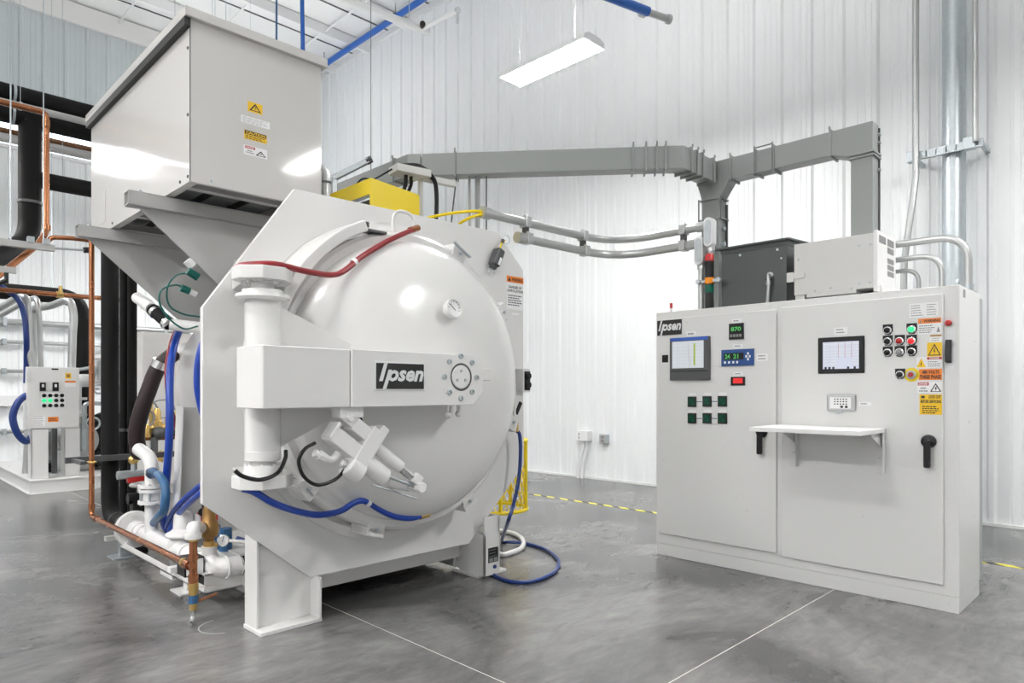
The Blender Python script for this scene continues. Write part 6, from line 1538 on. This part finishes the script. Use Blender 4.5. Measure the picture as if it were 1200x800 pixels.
build('riser', MB().cyl((2.06, 11.75, 0.185), (2.06, 11.75, 0.95), 0.035, 10).cyl((2.24, 11.7, 0.185), (2.24, 11.7, 0.95), 0.035, 10), 'screen_off', tk)

# grey cooler cabinet and brass manifold behind the standing pipes
gcab = thing('cooler_cabinet', 'plain light grey sheet-metal cooler cabinet behind the standing black pipes', 'cabinet', (3.6, 10.3, 0))
build('body', MB().box((2.86, 9.8, 0.12), (4.6, 10.6, 2.18)), 'box_paint', gcab, 0.01)
build('plinth', MB().box((2.86, 9.82, 0.0), (4.6, 10.58, 0.12)), 'bracket', gcab)
build('panel_seam', MB().box((2.88, 9.797, 1.02), (4.58, 9.8, 1.03)).box((2.855, 9.85, 1.02), (2.86, 10.55, 1.03)), 'seam', gcab)
bm_ = thing('brass_manifold', 'brass valve manifold with regulators and copper line in front of the grey cooler cabinet', 'valve', (2.7, 8.5, 0))
by_ = 8.4
zb = (2.614, 8.400, 0.858)[2]
build('copper_pipe', MB().cyl(((2.443, 8.400, 0.856)[0], by_, zb), ((3.061, 8.400, 0.826)[0], by_, zb), 0.036, 12), 'copper', bm_)
for (p0, p1, r, m_) in (((2.605, 8.400, 0.976), (2.605, 8.400, 1.193), 0.06, 'brass'), ((2.809, 8.400, 0.969), (2.809, 8.400, 1.149), 0.055, 'brass'), ((2.482, 8.350, 0.867), (2.482, 8.350, 1.012), 0.045, 'brass'), ((2.583, 8.300, 0.591), (2.628, 8.300, 0.706), 0.05, 'brass')):
    build('regulator', MB().tube([p0, Vector(p0).lerp(Vector(p1), 0.3), Vector(p0).lerp(Vector(p1), 0.35), Vector(p0).lerp(Vector(p1), 0.8), p1], [r, r, r * 0.7, r * 0.7, r * 0.4], 16), m_, bm_)
build('body_bar', MB().cyl((2.479, 8.400, 0.972), (2.886, 8.400, 0.976), 0.04, 10).cyl((2.541, 8.400, 0.822), (2.541, 8.400, 1.273), 0.022, 8).cyl((2.716, 8.400, 0.813), (2.716, 8.400, 1.072), 0.03, 8), 'brass', bm_)
build('dark_valve', MB().ball((2.608, 8.350, 0.910), 0.075).ball((2.709, 8.350, 0.915), 0.06).ball((2.774, 8.350, 0.942), 0.06).cyl((2.562, 8.350, 0.863), (2.562, 8.350, 0.589), 0.04, 8), 'screen_off', bm_)
build('gauge_tube', MB().tube(spline([(2.614, 8.400, 1.193), (2.569, 8.400, 1.253), (2.514, 8.400, 1.214), (2.479, 8.400, 1.079)]), 0.012, 6).tube(spline([(2.514, 8.400, 1.224), (2.623, 8.400, 1.282), (2.753, 8.400, 1.270), (2.800, 8.400, 1.169)]), 0.01, 6).torus((2.482, 8.350, 1.080), (0.3, -1, 0), 0.09, 0.012, 20, 6), 'grey_ink', bm_)
build('stand', MB().box(((2.550, 8.400, 0.851)[0], by_ + 0.03, 0), ((2.550, 8.400, 0.851)[0] + 0.05, by_ + 0.08, zb + 0.1)).box(((2.847, 8.400, 0.836)[0], by_ + 0.03, 0), ((2.847, 8.400, 0.836)[0] + 0.05, by_ + 0.08, zb + 0.1)), 'steel', bm_)

# ================================================================== CEILING PIPES AND RODS
bp = thing('blue_air_pipe', 'long blue compressed air pipe hung under the ceiling along the back wall', 'pipe', (7.9, 10, 8.3))
zc_ = (7.900, 14.469, 8.868)[2]
build('pipe', MB().cyl((7.9, 4.0, zc_), (7.9, 15.6, zc_), 0.062, 14), 'blue_pipe', bp)
mb = MB()
for y in (6, 9.2, 11.2, 14):
    mb.cyl((7.9, y, zc_), (7.9, y, ZC), 0.008, 6); mb.torus((7.9, y, zc_), (0, 1, 0), 0.075, 0.012, 16, 6)
build('hanger', mb, 'screen_off', bp)
b2 = thing('blue_air_drop', 'blue air pipe with bare steel end hanging near the lit lamp', 'pipe', (5.0, 3.6, 4.9))
p, q, q2 = Vector((4.955, 3.605, 4.9)), Vector((5.30, 3.52, 4.9)), Vector((5.56, 3.45, 4.9))
build('pipe', MB().cyl((3.9, 3.87, 4.9), q, 0.042, 14), 'blue_pipe', b2)
build('end_pipe', MB().cyl(q + Vector((-0.12, 0.09, 0.03)), q2, 0.032, 12).cyl(q + Vector((-0.02, 0.06, 0.02)), q + Vector((0.02, 0.05, 0.02)), 0.05, 12).cyl(q2 - Vector((0.03, -0.01, 0)), q2, 0.044, 12), 'conduit', b2)
build('hanger', MB().cyl((4.3, 3.77, 4.9), (4.3, 3.77, ZC), 0.006, 6), 'steel', b2)
b3 = tag(build('blue_air_dropper', MB().cyl((4.739, 9.000, 6.282), ((4.686, 9.000, 6.998)[0], 9.0, ZC), 0.03, 12), 'blue_pipe'), 'blue vertical air dropper pipe rising behind the power box lid to the ceiling', 'pipe')
tag(build('dark_dropper', MB().cyl(((4.340, 9.000, 6.498)[0], 9.0, 2.0), ((4.340, 9.000, 6.857)[0], 9.0, ZC), 0.014, 8), 'dull_blue'), 'thin dark blue vertical rod rising behind the power box lid', 'rod')
spk = thing('sprinkler_pipe', 'white sprinkler pipe with capped branch near the top of the back wall', 'pipe', (7.5, 9, 8.5))
a = (7.600, 11.017, 8.782); b = (7.600, 9.879, 8.002)
zz = b[2]
build('pipe', MB().cyl((4.2, b[1] + 0.4, zz), (7.7, b[1], zz), 0.07, 14).cyl((7.55, b[1] + 0.05, zz), (7.62, b[1] - 0.9, zz), 0.045, 12), 'ceil', spk)
build('cap', MB().cyl((7.52, b[1] - 0.05, zz + 0.02), (7.46, b[1] - 0.14, zz + 0.01), 0.05, 14), 'maroon_hose', spk)
build('branch_end', MB().cyl((7.62, b[1] - 0.9, zz), (7.62, b[1] - 0.95, zz), 0.055, 10).cyl((7.62, b[1] - 0.92, zz), (7.62, b[1] - 0.92, zz - 0.22), 0.03, 8), 'chrome', spk)
build('hanger', MB().cyl((5.4, b[1] + 0.26, zz), (5.4, b[1] + 0.26, ZC), 0.008, 6).cyl((7.3, b[1] + 0.05, zz), (7.3, b[1] + 0.05, ZC), 0.008, 6), 'steel', spk)
